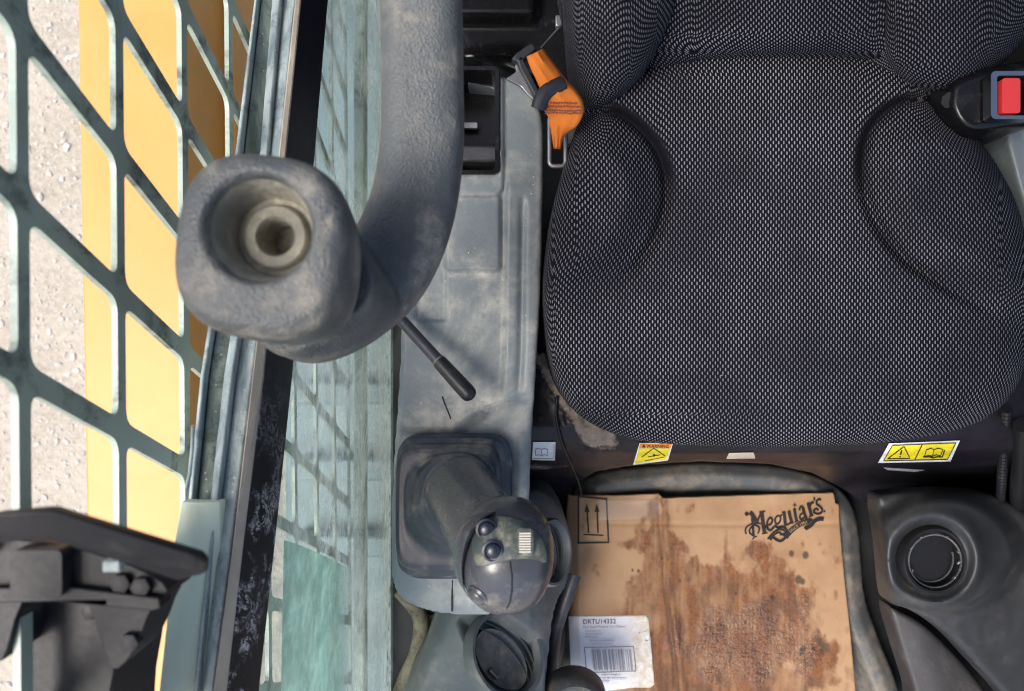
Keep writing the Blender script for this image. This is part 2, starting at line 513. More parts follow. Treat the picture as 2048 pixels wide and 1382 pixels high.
def seal_mat():
    t = NT("seal_black_rubber")
    y = t.new("ShaderNodeSeparateXYZ"); t.lk(t.coord(), y.inputs[0])
    front = t.ramp(y.outputs[1], 0.0, -0.22)                  # paint flakes cling to the front end of the strip
    n = t.noise(95, detail=8, rough=0.7, dist=1.6)
    lines = t.ramp(t.math('ABSOLUTE', t.math('SUBTRACT', n, 0.53)), 0.035, 0.012)
    blot = t.ramp(t.noise(26, detail=4), 0.46, 0.58)
    f = t.math('MULTIPLY', t.math('MULTIPLY', lines, blot), t.math('MULTIPLY', front, 1.6), clamp=True)
    specks = t.math('MULTIPLY', t.ramp(t.voro(170), 0.12, 0.05), t.ramp(t.noise(30), 0.5, 0.6))
    c = t.mix(t.noise(40), (0.008, 0.008, 0.011), (0.02, 0.019, 0.024))
    c = t.mix(t.math('MULTIPLY', specks, 0.6), c, (0.45, 0.42, 0.4))
    c = t.mix(f, c, (0.62, 0.60, 0.60))
    t.set(c, 0.5, 0, 0.4)
    t.bump(t.math('ADD', f, t.noise(300)), 0.3, 0.0008)
    return t.m
M['seal'] = seal_mat()

def glass_mat(name, tint, dirt_reflect, amount, streak=(3, 1.2, 3), scale=10, base=0.0, low=0, fade=None):
    t = NT(name)
    tr = t.new("ShaderNodeBsdfTransparent"); tr.inputs[0].default_value = (*tint, 1)
    gl = t.new("ShaderNodeBsdfGlossy"); gl.inputs["Roughness"].default_value = 0.03
    fr = t.new("ShaderNodeFresnel"); fr.inputs[0].default_value = 1.35
    m1 = t.new("ShaderNodeMixShader"); t.lk(fr.outputs[0], m1.inputs[0]); t.lk(tr.outputs[0], m1.inputs[1]); t.lk(gl.outputs[0], m1.inputs[2])
    df = t.new("ShaderNodeBsdfDiffuse")
    tl = t.new("ShaderNodeBsdfTranslucent")
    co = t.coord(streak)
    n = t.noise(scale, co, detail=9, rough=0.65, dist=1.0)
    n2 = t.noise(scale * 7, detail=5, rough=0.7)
    c = t.mix(t.ramp(n2, 0.3, 0.7), tuple(x * 0.75 for x in dirt_reflect), dirt_reflect)
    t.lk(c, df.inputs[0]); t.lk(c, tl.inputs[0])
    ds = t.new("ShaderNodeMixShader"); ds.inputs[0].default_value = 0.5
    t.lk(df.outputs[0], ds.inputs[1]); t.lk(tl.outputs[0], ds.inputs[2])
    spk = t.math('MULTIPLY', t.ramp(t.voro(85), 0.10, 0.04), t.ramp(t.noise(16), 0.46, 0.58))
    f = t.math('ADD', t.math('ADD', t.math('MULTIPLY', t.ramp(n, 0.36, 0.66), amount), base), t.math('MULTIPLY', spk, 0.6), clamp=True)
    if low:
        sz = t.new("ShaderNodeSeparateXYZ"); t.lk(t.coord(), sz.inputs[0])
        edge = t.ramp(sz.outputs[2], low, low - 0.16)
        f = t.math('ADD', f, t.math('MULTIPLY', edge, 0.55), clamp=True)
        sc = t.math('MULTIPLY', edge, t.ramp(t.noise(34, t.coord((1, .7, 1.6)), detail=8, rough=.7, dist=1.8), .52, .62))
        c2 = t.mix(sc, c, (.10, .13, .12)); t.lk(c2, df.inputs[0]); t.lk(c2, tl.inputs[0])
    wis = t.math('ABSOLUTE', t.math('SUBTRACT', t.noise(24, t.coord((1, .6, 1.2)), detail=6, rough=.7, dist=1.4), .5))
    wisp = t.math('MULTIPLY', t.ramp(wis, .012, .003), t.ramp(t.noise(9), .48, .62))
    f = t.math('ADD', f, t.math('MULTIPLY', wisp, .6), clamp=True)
    if fade:
        sz2 = t.new("ShaderNodeSeparateXYZ"); t.lk(t.coord(), sz2.inputs[0])
        k = t.ramp(sz2.outputs[2], fade[0], fade[1])
        f = t.math('MULTIPLY', f, k)
        m3 = t.new("ShaderNodeMixShader"); t.lk(k, m3.inputs[0])
        clear = t.new("ShaderNodeBsdfTransparent"); t.lk(clear.outputs[0], m3.inputs[1]); t.lk(m1.outputs[0], m3.inputs[2])
        m1 = m3
    m2 = t.new("ShaderNodeMixShader"); t.lk(f, m2.inputs[0]); t.lk(m1.outputs[0], m2.inputs[1]); t.lk(ds.outputs[0], m2.inputs[2])
    t.lk(m2.outputs[0], t.out.inputs[0])
    t.n.remove(t.b)
    return t.m
M['glass'] = glass_mat("dirty_reflection_glass", (0.80, 0.90, 0.88), (0.66, 0.80, 0.79), 0.62, (7, 1.0, 1.6), 8, 0.10, 0.22)  # dirty glass; its green haze also paints in reflections
M['mint'] = glass_mat("mint_reflection", (0.6, 0.9, 0.8), (0.62, 0.92, 0.80), 0.25, (3, 2, 2), 9, 0.68, 0, (.34, .50))  # mint colour painted in place of a reflection on the pane
M['glassclear'] = glass_mat("splashed_glass", (0.88, 0.92, 0.88), (0.6, 0.58, 0.5), 0.06)

def gravel_mat(name, a, b):
    t = NT(name)
    n = t.noise(3, detail=8, rough=0.7); n2 = t.noise(55, detail=6, rough=0.75)
    c = t.mix(t.ramp(n2, 0.25, 0.75), a, b)
    c = t.mix(t.math('MULTIPLY', t.ramp(n, 0.35, 0.65), 0.5), c, tuple(x * 1.08 for x in b))
    t.set(c, 0.95, 0, 0.2)
    t.bump(n2, 0.8, 0.01)
    return t.m
M['ground'] = gravel_mat("gravel_dust", (0.29, 0.255, 0.205), (0.52, 0.47, 0.395))
M['stones'] = gravel_mat("gravel_stone", (0.36, 0.33, 0.30), (0.62, 0.58, 0.53))

def base_mat():
    t = NT("seat_base_paint")
    mud = t.attr("mud")
    n = t.noise(30, detail=8, rough=0.7); n2 = t.noise(160, detail=6, rough=0.75)
    m = t.ramp(t.math('ADD', mud, t.math('ADD', t.math('MULTIPLY', t.math('SUBTRACT', n, 0.5), 0.8), t.math('MULTIPLY', t.math('SUBTRACT', n2, 0.5), 0.9))), 0.42, 0.72)
    b = t.mix(t.ramp(t.noise(8), 0.4, 0.7), (0.006, 0.0055, 0.008), (0.018, 0.015, 0.02))
    c = t.mix(t.math('MULTIPLY', m, 0.9), b, t.mix(n2, (0.12, 0.095, 0.075), (0.46, 0.38, 0.31)))
    t.set(c, t.math('ADD', t.math('MULTIPLY', m, 0.6), t.math('ADD', t.math('MULTIPLY', n, 0.3), 0.22)), 0, 0.3)
    t.bump(t.math('ADD', t.math('MULTIPLY', n2, t.math('ADD', m, 0.1)), t.math('MULTIPLY', n, 0.2)), 0.7, 0.003)
    return t.m
M['base'] = base_mat()

def card_mat():
    t = NT("cardboard")
    st, wet, dk = t.attr("stain"), t.attr("wet"), t.attr("dark")
    fib = t.noise(60, t.coord((30, 2, 1)), detail=5)
    n = t.noise(14, detail=7); n2 = t.noise(240, detail=5, rough=0.7)
    c = t.mix(t.ramp(n, 0.3, 0.7), (0.32, 0.19, 0.10), (0.395, 0.245, 0.135))
    c = t.mix(t.math('MULTIPLY', t.ramp(fib, 0.55, 0.75), 0.25), c, (0.38, 0.23, 0.125))
    sc = t.mix(t.ramp(n2, 0.3, 0.7), (0.085, 0.027, 0.007), (0.22, 0.070, 0.016))
    c = t.mix(t.math('MULTIPLY', st, 0.94), c, sc)
    c = t.mix(t.math('MULTIPLY', wet, 0.5), c, t.mix(t.ramp(n2, .35, .65), (0.095, 0.034, 0.011), (0.22, 0.088, 0.032)))
    c = t.mix(t.math('MULTIPLY', dk, 0.85), c, (0.045, 0.026, 0.016))
    t.set(c, t.math('SUBTRACT', 0.85, t.math('MULTIPLY', t.math('ADD', wet, t.math('MULTIPLY', st, 0.2)), 0.66), clamp=True), 0, 0.5)
    t.lk(t.math('MULTIPLY', wet, .3), t.b.inputs['Coat Weight']); t.b.inputs['Coat Roughness'].default_value = 0.12
    # weave pressed into the wet board
    co = t.coord()
    wv = t.new("ShaderNodeTexWave"); wv.wave_type = 'BANDS'; wv.bands_direction = 'X'; wv.inputs["Scale"].default_value = 55; wv.inputs["Distortion"].default_value = 7
    wv.inputs["Detail"].default_value = 3; wv.inputs["Detail Scale"].default_value = 2.0
    wh = t.new("ShaderNodeTexWave"); wh.wave_type = 'BANDS'; wh.bands_direction = 'Y'; wh.inputs["Scale"].default_value = 42; wh.inputs["Distortion"].default_value = 7
    wh.inputs["Detail"].default_value = 3; wh.inputs["Detail Scale"].default_value = 2.0
    t.lk(co, wv.inputs[0]); t.lk(co, wh.inputs[0])
    w = t.math('MAXIMUM', wv.outputs[1], wh.outputs[1])
    wr_n = t.noise(60, t.coord((1.0, 2.2, 1)), detail=7, rough=0.62, dist=1.2)
    w = t.math('ADD', t.math('MULTIPLY', w, 0.4), t.math('MULTIPLY', wr_n, 2.6))
    hgt = t.math('ADD', t.math('MULTIPLY', w, t.math('ADD', t.math('MULTIPLY', wet, 1.0), 0.02)), t.math('MULTIPLY', fib, 0.12))
    t.bump(hgt, 0.6, 0.0030)
    return t.m
M['card'] = card_mat()
def label_mat():
    t = NT("label_paper")
    g = t.attr("grime"); n = t.noise(90, detail=6, rough=0.7)
    c = t.mix(t.math('MULTIPLY', g, t.ramp(n, 0.2, 0.7)), (0.74, 0.73, 0.76), (0.50, 0.42, 0.29))
    spot = t.math('MULTIPLY', t.ramp(t.noise(150, detail=5, dist=1.5), 0.63, 0.70), g)
    c = t.mix(spot, c, (0.12, 0.09, 0.04))
    t.set(c, 0.6, 0, 0.4)
    return t.m
M['paper'] = label_mat()

# ------------------------------------------------------------------ ground and the machine outside the cab
g = MB().add([(-60, -60, 0), (60, -60, 0), (60, 60, 0), (-60, 60, 0)], [(0, 1, 2, 3)]).build("ground", M['ground'], None, 0, fix=False)
tag(g, "pale dusty gravel ground outside the cab", None, kind="structure")
ico = bmesh.new(); bmesh.ops.create_icosphere(ico, subdivisions=1, radius=1)
iv = np.array([v.co for v in ico.verts]); jf = [tuple(v.index for v in f.verts) for f in ico.faces]; ico.free()
rng = np.random.default_rng(3)
sb = MB()
for i in range(13000):
    x, y = rng.uniform(-2.3, -0.3), rng.uniform(-1.5, 1.5)
    s = 0.0018 + 0.0075 * rng.random() ** 3
    if i % 40 == 0: s = rng.uniform(.006, .013)
    elif i % 7 == 0: s = rng.uniform(.003, .006)
    v = iv * (s * np.array([rng.uniform(.7, 1.3), rng.uniform(.7, 1.3), rng.uniform(.3, .65)])) * rng.uniform(.7, 1.3, (12, 1))
    a = rng.uniform(0, 6.28); c_, s_ = math.cos(a), math.sin(a)
    v = np.stack([v[:, 0] * c_ - v[:, 1] * s_ + x, v[:, 0] * s_ + v[:, 1] * c_ + y, v[:, 2] + s * 0.12], -1)
    sb.add(v, jf)
tag(sb.build("gravel_stones", M['stones'], None, 25, fix=False), "loose pale gravel stones scattered on the dusty ground", None, kind="stuff")

# yellow loader arm beside the cab
ARM_H = 0.90
arm = thing("loader_arm", "smooth yellow loader arm running past the mesh guard outside", "loader arm", P(265, 691, ARM_H) - Vector((0, 0, .35)))
def arm_pt(px0, px1, py, h=ARM_H): return P(px0 + (px1 - px0) * py / 1382, py, h)
top = [arm_pt(166, 190, -150), arm_pt(370, 374, -150), arm_pt(370, 374, 1550), arm_pt(166, 190, 1550)]
MB().prism(top, 0.12).build("arm_plate", M['yellow'], arm, 30, bevel=0.006, seg=3)
lip = [arm_pt(154, 178, -150, ARM_H + .004), arm_pt(182, 206, -150, ARM_H + .004), arm_pt(182, 206, 1550, ARM_H + .004), arm_pt(154, 178, 1550, ARM_H + .004)]
MB().prism(lip, 0.10).build("edge_flange", M['yellow'], arm, 30, bevel=0.004, seg=2)
low = [arm_pt(392, 396, -150, 1.02), arm_pt(470, 470, -150, 1.02), arm_pt(470, 470, 1550, 1.02), arm_pt(392, 396, 1550, 1.02)]
MB().prism(low, 0.10).build("side_rail", M['yellow'], arm, 30, bevel=0.004)

# chassis seen low down behind the lower pane
ch = thing("chassis_rail", "grey blue chassis ledge low down behind the lower window pane", "chassis", (-0.42, 0.0, 0.35))
MB().box((-0.345, 0.20, 0.42), 0.30, 2.4, 0.14).build("ledge", M['chassis'], ch, 30, bevel=0.01)
for k, y in enumerate((-0.42, -0.26, -0.10, 0.08)):
    MB().box((-0.34, y, 0.53), 0.24, 0.045, 0.06).build("cross_member", M['chassis'], ch, 30, bevel=0.006)

# ------------------------------------------------------------------ mesh guard over the side window
D0 = 0.27
gd = thing("window_guard", "green painted steel mesh guard with slanted parallelogram openings", "mesh guard", (-D0, 0, HC - 1.3))
SY, SH, HH0, SHEAR = 0.0965, 0.1023, 0.4098, 0.043
mb = MB()
TH = 0.0042
for k in range(-3, 9):
    for n in range(-9, 10):
        def q(a, b):   # a: node along Y, b: bar index; returns (y, h)
            return np.array((0.080 + SY * a - SHEAR * b, HH0 + SH * b))
        c = [q(n, k), q(n + 1, k), q(n + 1, k + 1), q(n, k + 1)]
        if max(p[1] for p in c) > 1.32: continue
        hb = 0.0052; dbw = 0.0076
        uvec = (q(n + 1, k) - q(n, k)); vvec = (q(n, k + 1) - q(n, k))
        def inp(a, b): return q(n, k) + uvec * a + vvec * b
        ea, eb = dbw / SY, hb / SH
        hole = [inp(ea, eb), inp(1 - ea, eb), inp(1 - ea, 1 - eb), inp(ea, 1 - eb)]
        rp = []
        for i in range(4):                                   # rounded corners
            p0, p1, p2 = hole[i - 1], hole[i], hole[(i + 1) % 4]
            a = (p0 - p1) / np.linalg.norm(p0 - p1); b = (p2 - p1) / np.linalg.norm(p2 - p1)
            r = 0.010
            s, e = p1 + a * r, p1 + b * r
            for t in np.linspace(0, 1, 5):
                rp.append((1 - t) ** 2 * s + 2 * t * (1 - t) * p1 + t * t * e)
        tris = tessellate_polygon([[Vector((p[0], p[1], 0)) for p in c], [Vector((p[0], p[1], 0)) for p in rp]])
        allp = list(c) + rp
        lean = lambda p: 0.008 * p[0]                       # guard stands a touch out of line with the cab
        fr = [(-D0 - lean(p), p[0], HC - p[1]) for p in allp]
        bk = [(-D0 - TH - lean(p), p[0], HC - p[1]) for p in allp]
        m = len(allp)
        fs = [tuple(t) for t in tris] + [tuple(i + m for i in reversed(t)) for t in tris]
        for i in range(len(rp)):
            a, b = 4 + i, 4 + (i + 1) % len(rp)
            fs.append((a, b, b + m, a + m))
        mb.add(fr + bk, fs)
me_o = mb.build("mesh_plate", M['guard'], gd, 40, fix=False)
bm = bmesh.new(); bm.from_mesh(me_o.data); bmesh.ops.remove_doubles(bm, verts=bm.verts, dist=1e-5)
bmesh.ops.recalc_face_normals(bm, faces=bm.faces); bm.to_mesh(me_o.data); bm.free()
me_o.data.set_sharp_from_angle(angle=math.radians(35))
MB().box((-D0 - .003, 0, HC - 1.335), 0.02, 1.6, 0.03).build("guard_frame", M['guard'], gd, 30, bevel=0.003)

# ------------------------------------------------------------------ side window: sill rails, seal, panes
win = thing("side_window", "side window with dirty lower pane, green reflections painted into its haze, and layered grey sill rails", "window", (-0.2, 0, HC - 1.3))
ST = (-160, 0, 300, 750, 1100, 1382, 1560)
def strip(name, mat, left, right, dl, dr, up=0.0, thick=0.02, bev=0.0015, ys=ST):
    """rail along the sill: its two edges given where they are seen, with their own distance from the cab axis"""
    rings = []
    for y, a, b in zip(ys, left, right):
        A, B = W(a, y, dl), W(b, y, dr)
        A.z += up; B.z += up
        dz = Vector((0, 0, thick))
        rings.append([A, B, B - dz, A - dz])
    return MB().loft(rings).build(name, mat, win, 30, bevel=bev)
strip("outer_lip", M['frameblue'], (527, 508, 470, 400, 366, 344, 330), (533, 513, 479, 408, 373, 351, 337), 0.254, 0.250, 0.0, 0.045)
strip("channel_rail", M['frame'], (533, 514, 480, 409, 374, 352, 338), (563, 545, 521, 449, 410, 382, 366), 0.249, 0.236, -0.010, 0.04)
strip("channel_rib", M['frameblue'], (562, 545, 521, 449, 411, 383, 367), (580, 562, 537, 466, 424, 396, 380), 0.236, 0.228, 0.002, 0.04)
strip("inner_rail", M['frameblue'], (580, 562, 537, 467, 425, 397, 381), (603, 586, 555, 500, 455, 418, 400), 0.228, 0.216, -0.006, 0.04)
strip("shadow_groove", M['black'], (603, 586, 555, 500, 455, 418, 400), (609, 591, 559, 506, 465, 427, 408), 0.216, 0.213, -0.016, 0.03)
strip("trim_strip", M['beige'], (608, 590, 558, 505, 464, 426, 407), (620, 603, 574, 528, 486, 454, 434), 0.213, 0.207, 0.001, 0.04)
strip("rubber_seal", M['seal'], (620, 603, 574, 529, 487, 455, 435), (654, 637, 610, 562, 524, 492, 472), 0.207, 0.200, 0.004, 0.04, 0.003)
def sill_px(y): return float(np.interp(y, ST, (654, 637, 610, 562, 524, 492, 472)))
# lower pane
pn = MB()
ys = list(range(-160, 1570, 60))
topv = [W(sill_px(y), y, 0.2035) + Vector((0, 0, -0.012)) for y in ys]
topv = [Vector((-.2035, 1.0, topv[0].z - .05))] + topv + [Vector((-.2035, -1.0, topv[-1].z + .1))]
dz = 1.26
bl = [Vector((-0.2035, v.y, HC - dz)) for v in topv]
fr_ = topv + bl; n = len(topv)
fs = [(i, i + 1, n + i + 1, n + i) for i in range(n - 1)]
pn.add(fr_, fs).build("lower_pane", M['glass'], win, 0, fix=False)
# mint sheet inside the pane standing in for a reflection, torn white label, bottom beading, sill tube
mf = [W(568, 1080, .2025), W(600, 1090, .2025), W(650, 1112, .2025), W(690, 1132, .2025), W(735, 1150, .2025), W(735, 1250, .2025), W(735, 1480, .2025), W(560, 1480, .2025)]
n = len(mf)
MB().add(mf, [tuple(range(n))]).build("mint_reflection", M['mint'], win, 0, fix=False)
MB().tube([Vector((-0.188, y, HC - 1.245)) for y in np.linspace(.75, -.8, 12)], 0.016, 10, sq=3).build("bottom_bead", M['frame'], win, 40)
# pale plate clipped over the front of the sill
cov = thing("sill_cover", "pale green plastic cover strip clipped on the front of the sill", "cover strip", W(390, 1200, .245) - Vector((0, 0, .06)))
cr = []
for y, a, b in ((1000, 369, 446), (1100, 352, 447), (1240, 340, 437), (1382, 325, 424), (1560, 305, 405)):
    A, B = W(a, y, .252), W(b, y, .224)
    mid = (A + B) / 2 + Vector((0, 0, .010))
    A.z += .006; B.z += .006
    dzv = Vector((0, 0, .012))
    cr.append([A, mid, B, B - dzv, mid - dzv, A - dzv])
MB().loft(cr).build("cover_plate", M['pale'], cov, 60, bevel=0.001)
MB().tube([W(372, 978, .252), W(379, 950, .25), W(384, 900, .25), W(386, 850, .25)], [0.0015] * 4, 6).build("torn_edge", M['frameblue'], cov, 60)

# ------------------------------------------------------------------ cab shell (floor, walls)
fl = MB().add([P(786, -700, 1.22), P(2500, -700, 1.22), P(2500, 2200, 1.22), P(786, 2200, 1.22)], [(3, 2, 1, 0)]).build("floor", M['blackplastic'], None, 0)
tag(fl, "dark dusty cab floor under the rubber mat", None, kind="structure")
rw = MB().box((0.80, 0.05, HC - 0.94), 0.03, 1.5, 0.62).build("wall_right", M['blackplastic'], None, 30)  # out of view; height cut down so light enters from the right
tag(rw, "dark right side wall of the cab, out of view, cut low to let light in", None, kind="structure")
bw = MB().box((0.32, 0.56, HC - 0.70), 0.95, 0.03, 1.1).build("wall_rear", M['blackplastic'], None, 30)
tag(bw, "dark rear wall of the cab behind the seat", None, kind="structure")

# ------------------------------------------------------------------ side console
cons = thing("side_console", "long dusty grey side console with raised pads left of the seat", "console", P(950, 700, .80) - Vector((0, 0, .42)))
H_CON = 0.80
co_out = [(812, 150), (900, 146), (1000, 152), (1035, 165), (1064, 188), (1080, 220), (1087, 265), (1086, 400), (1080, 600), (1072, 740), (1063, 880), (1058, 1000),
          (1054, 1060), (1050, 1120), (1040, 1180), (1000, 1222), (950, 1230), (880, 1226), (830, 1212), (800, 1192), (787, 1165), (783, 1120), (786, 950), (796, 800), (803, 640), (800, 400), (797, 220)]
co_out = [tuple(p) for p in spline(co_out, 4, True)]
pocket = rounded_rect(940, 240, 54, 104, 10, 4)
boot_hole = rounded_rect(905, 1010, 70, 90, 20, 4)
pad = rounded_rect(945, 466, 56, 76, 10, 4)
low_pad = rounded_rect(862, 560, 30, 82, 8, 4)
ramp_poly = [(700, 855), (905, 865), (985, 815), (1040, 797), (1058, 800), (1100, 800), (1100, 1300), (700, 1300)]
def con_z(x, y):
    z = np.zeros_like(x)
    d = sdist(pad, x, y); z += 0.006 * sstep(-6, 6, d)
    d = sdist(low_pad, x, y); z += -0.003 * sstep(-4, 4, d)
    fl_ = rounded_rect(945, 250, 62, 138, 14, 4)
    d = sdist(fl_, x, y); z += 0.005 * sstep(-4, 4, d)
    rx = np.interp(y, (200, 400, 700, 830), (1018, 1012, 1008, 1000))
    z += 0.006 * sstep(-6, 7, x - rx) * sstep(330, 380, y) * (1 - sstep(770, 815, y))      # raised step along the seat side
    z -= 0.004 * np.exp(-((x - rx - 34) / 7) ** 2) * sstep(380, 430, y) * (1 - sstep(760, 810, y))
    d = sdist(ramp_poly, x, y); z -= 0.010 * sstep(-14, 16, d)
    d2 = (x - 1040) * 1.0
    z += 0.004 * np.exp(-((x - 1042) / 12) ** 2) * sstep(860, 890, y)
    z += 0.0035 * np.exp(-((x - 1003) / 5) ** 2 - ((y - 308) / 9) ** 2)
    z -= 0.012 * sstep(60, 10, sdist(co_out, x, y)) * sstep(1120, 1200, y) * 0.6
    z += 0.0008 * (fbm(x / 40, y / 40, 3) - 0.5)
    return z
def con_dust(x, y):
    d = np.zeros_like(x)
    for cx, cy, sx, sy, a in ((860, 835, 65, 32, .75), (985, 815, 35, 28, .55), (905, 1200, 90, 22, .45), (1006, 600, 9, 190, .35), (950, 548, 50, 9, .5), (832, 615, 22, 40, .55), (950, 395, 45, 8, .45), (1078, 500, 7, 300, .3), (1030, 860, 25, 40, .3)):
        d = np.maximum(d, a * np.exp(-((x - cx) / sx) ** 2 - ((y - cy) / sy) ** 2))
    return np.clip(d * (.6 + .8 * fbm(x / 18, y / 18, 33)), 0, 1)
relief("console_body", co_out, H_CON, con_z, 3.0, M['console'], cons, R=0.006, skirt=0.30, skirt_gain=9, holes=[pocket, boot_hole], hole_depth=.03, uv=False, attrs={"dust": con_dust})
# storage pocket
pk = MB()
o_ = [P(x, y, H_CON - .009) for x, y in rounded_rect(940, 240, 58, 108, 12, 4)]
i_ = [P(x, y, H_CON - .009) for x, y in rounded_rect(940, 240, 50, 100, 9, 4)]
i2 = [v - Vector((0, 0, .075)) for v in i_]
o2 = [v - Vector((0, 0, .015)) for v in o_]
pk.loft([o2, o_, i_, i2], cap0=False, cap1=True)
pkt = pk.build("storage_pocket", M['gloss'], cons, 40)
MB().box(P(945, 318, H_CON + .03), .058, .018, .05).build("pocket_step", M['rubber'], pkt, 30, bevel=.003)
MB().box(P(930, 252, H_CON + .055), .03, .008, .006).build("pocket_clip", M['steel'], pkt, 30, bevel=.001)
# thin crack that runs down to the boot
cr_ = [(884, 793), (892, 815), (900, 834), (905, 852), (907, 868)]
MB().tube([P(x, y, H_CON - .0015 + (.01 * max(0, (y - 830) / 35) if y > 830 else 0) * .8) for x, y in spline(cr_, 4)], 0.0006, 6).build("crack", M['black'], cons, 60)
MB().tube([P(905, 1160, H_CON + .010), P(904, 1195, H_CON + .0115), P(904, 1222, H_CON + .017)], 0.0009, 6).build("seam", M['black'], cons, 60)

# small black lever
lv = thing("lever", "small black hand lever sticking out from under the padded bar", "lever", P(800, 632, .77))
a, b = P(780, 615, .775), P(946, 797, .745)
MB().tube([a, a.lerp(b, .3), a.lerp(b, .62)], 0.0062, 12).build("rod", M['rubber'], lv, 50)
pp = [a.lerp(b, t) for t in (.60, .605, .65, .8, .93, .965, .985, 1.0)]
MB().tube(pp, [.0064, .0076, .0078, .0084, .0086, .0080, .0062, .0022], 14, aspect=1.0).build("grip", M['blackplastic'], lv, 50)
MB().tube([a.lerp(b, .585), a.lerp(b, .60)], .0070, 14).build("collar", M['mat'], lv, 50)

# ------------------------------------------------------------------ joystick
js = thing("joystick", "dark joystick leaning out of its square rubber boot", "joystick", P(905, 1010, .80))
rings = []
for cx, cy, hw, hh, e, h in ((913, 1012, 112, 146, 7, .812), (913, 1012, 112, 146, 7, .797), (912, 1012, 111, 145, 7, .795), (911, 1012, 106, 138, 7, .793), (909, 1012, 106, 138, 7, .790), (908, 1012, 111, 143, 7, .788), (907, 1012, 111, 143, 7, .786),
                             (906, 1013, 105, 134, 7, .783), (905, 1013, 105, 134, 7, .780), (903, 1014, 110, 138, 7, .778), (902, 1014, 110, 138, 7, .776), (900, 1015, 103, 128, 7, .772), (899, 1015, 103, 127, 7, .769),
                             (897, 1017, 107, 124, 6, .766), (896, 1018, 105, 120, 6, .763), (896, 1018, 100, 114, 6, .762)):
    rings.append([P(x, y, h) for x, y in squircle(cx, cy, hw, hh, e)])
for hw, hh, e, cx, cy, h in ((98, 111, 5, 897, 1018, .7615), (96, 107, 3.6, 900, 1014, .7618), (94, 102, 2.8, 905, 1009, .7612), (91, 98, 2.3, 910, 1004, .758), (88, 95, 2.1, 913, 1001, .7515), (84, 91, 2, 915, 999, .7465), (79, 86, 2, 917, 997, .7445), (73, 79, 2, 919, 996, .7435), (68, 73, 2, 922, 995, .739), (64, 68, 2, 925, 994, .729), (60, 63, 2, 928, 993, .717), (50, 52, 2, 931, 992, .709), (36, 38, 2, 934, 990, .704)):
    rings.append([P(x, y, h) for x, y in squircle(cx, cy, hw, hh, e)])
MB().loft(rings, True, True).build("rubber_boot", M['boot'], js, 30)
A, B = P(928, 994, .715), P(1004, 1112, .59)
MB().tube([A.lerp(B, t) for t in (-.12, 0, .25, .5, .75, 1.0)], [.035, .034, .0335, .0335, .034, .035], 24).build("stick", M['grip'], js, 60)
# grip head: flattened egg
HCX, HCY = P(1012, 1126, .575).x, P(1012, 1126, .575).y
HZ = HC - .60
AX, AY, AZ = .0385, .0455, .050
def head_r(th, ph):
    x = math.cos(ph) * math.cos(th); y = math.cos(ph) * math.sin(th); z = math.sin(ph)
    e = 2.4
    f = (abs(x) ** e + abs(y) ** e + abs(z) ** e) ** (-1 / e)
    return Vector((HCX + AX * x * f * (1 - .10 * max(0, -y)), HCY + AY * y * f, HZ + AZ * z * f * (1 - .12 * max(0, -y * f))))
rings = []
for i in range(1, 24):
    ph = math.pi / 2 - math.pi * i / 24
    rings.append([head_r(2 * math.pi * j / 40, ph) for j in range(40)])
hd = MB().loft(rings, True, True).build("grip_head", M['grip'], js, 60)
def head_z(X, Y):
    """height of the grip's top surface over a point"""
    best = HZ
    lo, hi = 0.0, math.pi / 2
    th = math.atan2((Y - HCY) / AY, (X - HCX) / AX)
    rr2 = math.hypot((X - HCX) / AX, (Y - HCY) / AY)
    for _ in range(30):
        mid = (lo + hi) / 2
        v = head_r(th, mid)
        if math.hypot((v.x - HCX) / AX, (v.y - HCY) / AY) > rr2: lo = mid
        else: hi = mid
    return head_r(th, (lo + hi) / 2).z
def on_head(px, py, up=0.0):
    h = .555
    for _ in range(6):
        p = P(px, py, h); h = HC - head_z(p.x, p.y) - up
    return P(px, py, h)
# control plate, conforming to the head
pl_out = spline([(950, 1054), (975, 1036), (1010, 1032), (1045, 1042), (1075, 1066), (1090, 1092), (1092, 1124), (1060, 1118), (1020, 1120), (975, 1131), (952, 1128), (943, 1090)], 5, True)
cen = np.mean(pl_out, 0)
rr_ = []
for s, up in ((1.0, -.004), (1.0, .0015), (.97, .003), (.75, .0035), (.5, .0037), (.25, .0038), (.02, .0038)):
    rr_.append([on_head(*(cen + (p - cen) * s), up) for p in pl_out])
MB().loft(rr_, True, True).build("control_plate", M['panelgrip'], hd, 40)
for (x, y) in ((973, 1058), (986, 1101)):
    c = on_head(x, y, .003)
    rg = []
    for r, z in ((.0082, 0), (.0082, .0016), (.0066, .0022), (.0064, .0004), (.0058, .0020), (.0045, .0034), (.0025, .0040), (.0006, .0042)):
        rg.append([c + Vector((r * math.cos(6.2832 * k / 20), r * math.sin(6.2832 * k / 20), z)) for k in range(20)])
    MB().loft(rg).build("push_button", M['btn'], hd, 40)
c = on_head(1051, 1083, .003)
whl = MB().box(c + Vector((0, 0, .001)), .0125, .0215, .007).build("thumb_wheel", M['panelgrip'], hd, 30, bevel=.003, seg=3)
for k in range(8):
    MB().box(c + Vector((-.0005, .0075 - k * .00195, .0052)), .0086, .0011, .0018).build("ridge", M['wheelgrey'], hd, 30)
c = on_head(958, 1187, -.004)
nrm = Vector((-.6, -.55, .6)).normalized()
q_ = nrm.to_track_quat('Z', 'Y')
rg = []
for r, z in ((.0095, -.002), (.0095, .002), (.008, .0035), (.0075, .002), (.0072, .004), (.005, .0062), (.0006, .007)):
    rg.append([c + q_ @ Vector((r * math.cos(6.2832 * k / 20), r * math.sin(6.2832 * k / 20), z)) for k in range(20)])
MB().loft(rg).build("side_button", M['grip'], hd, 40)
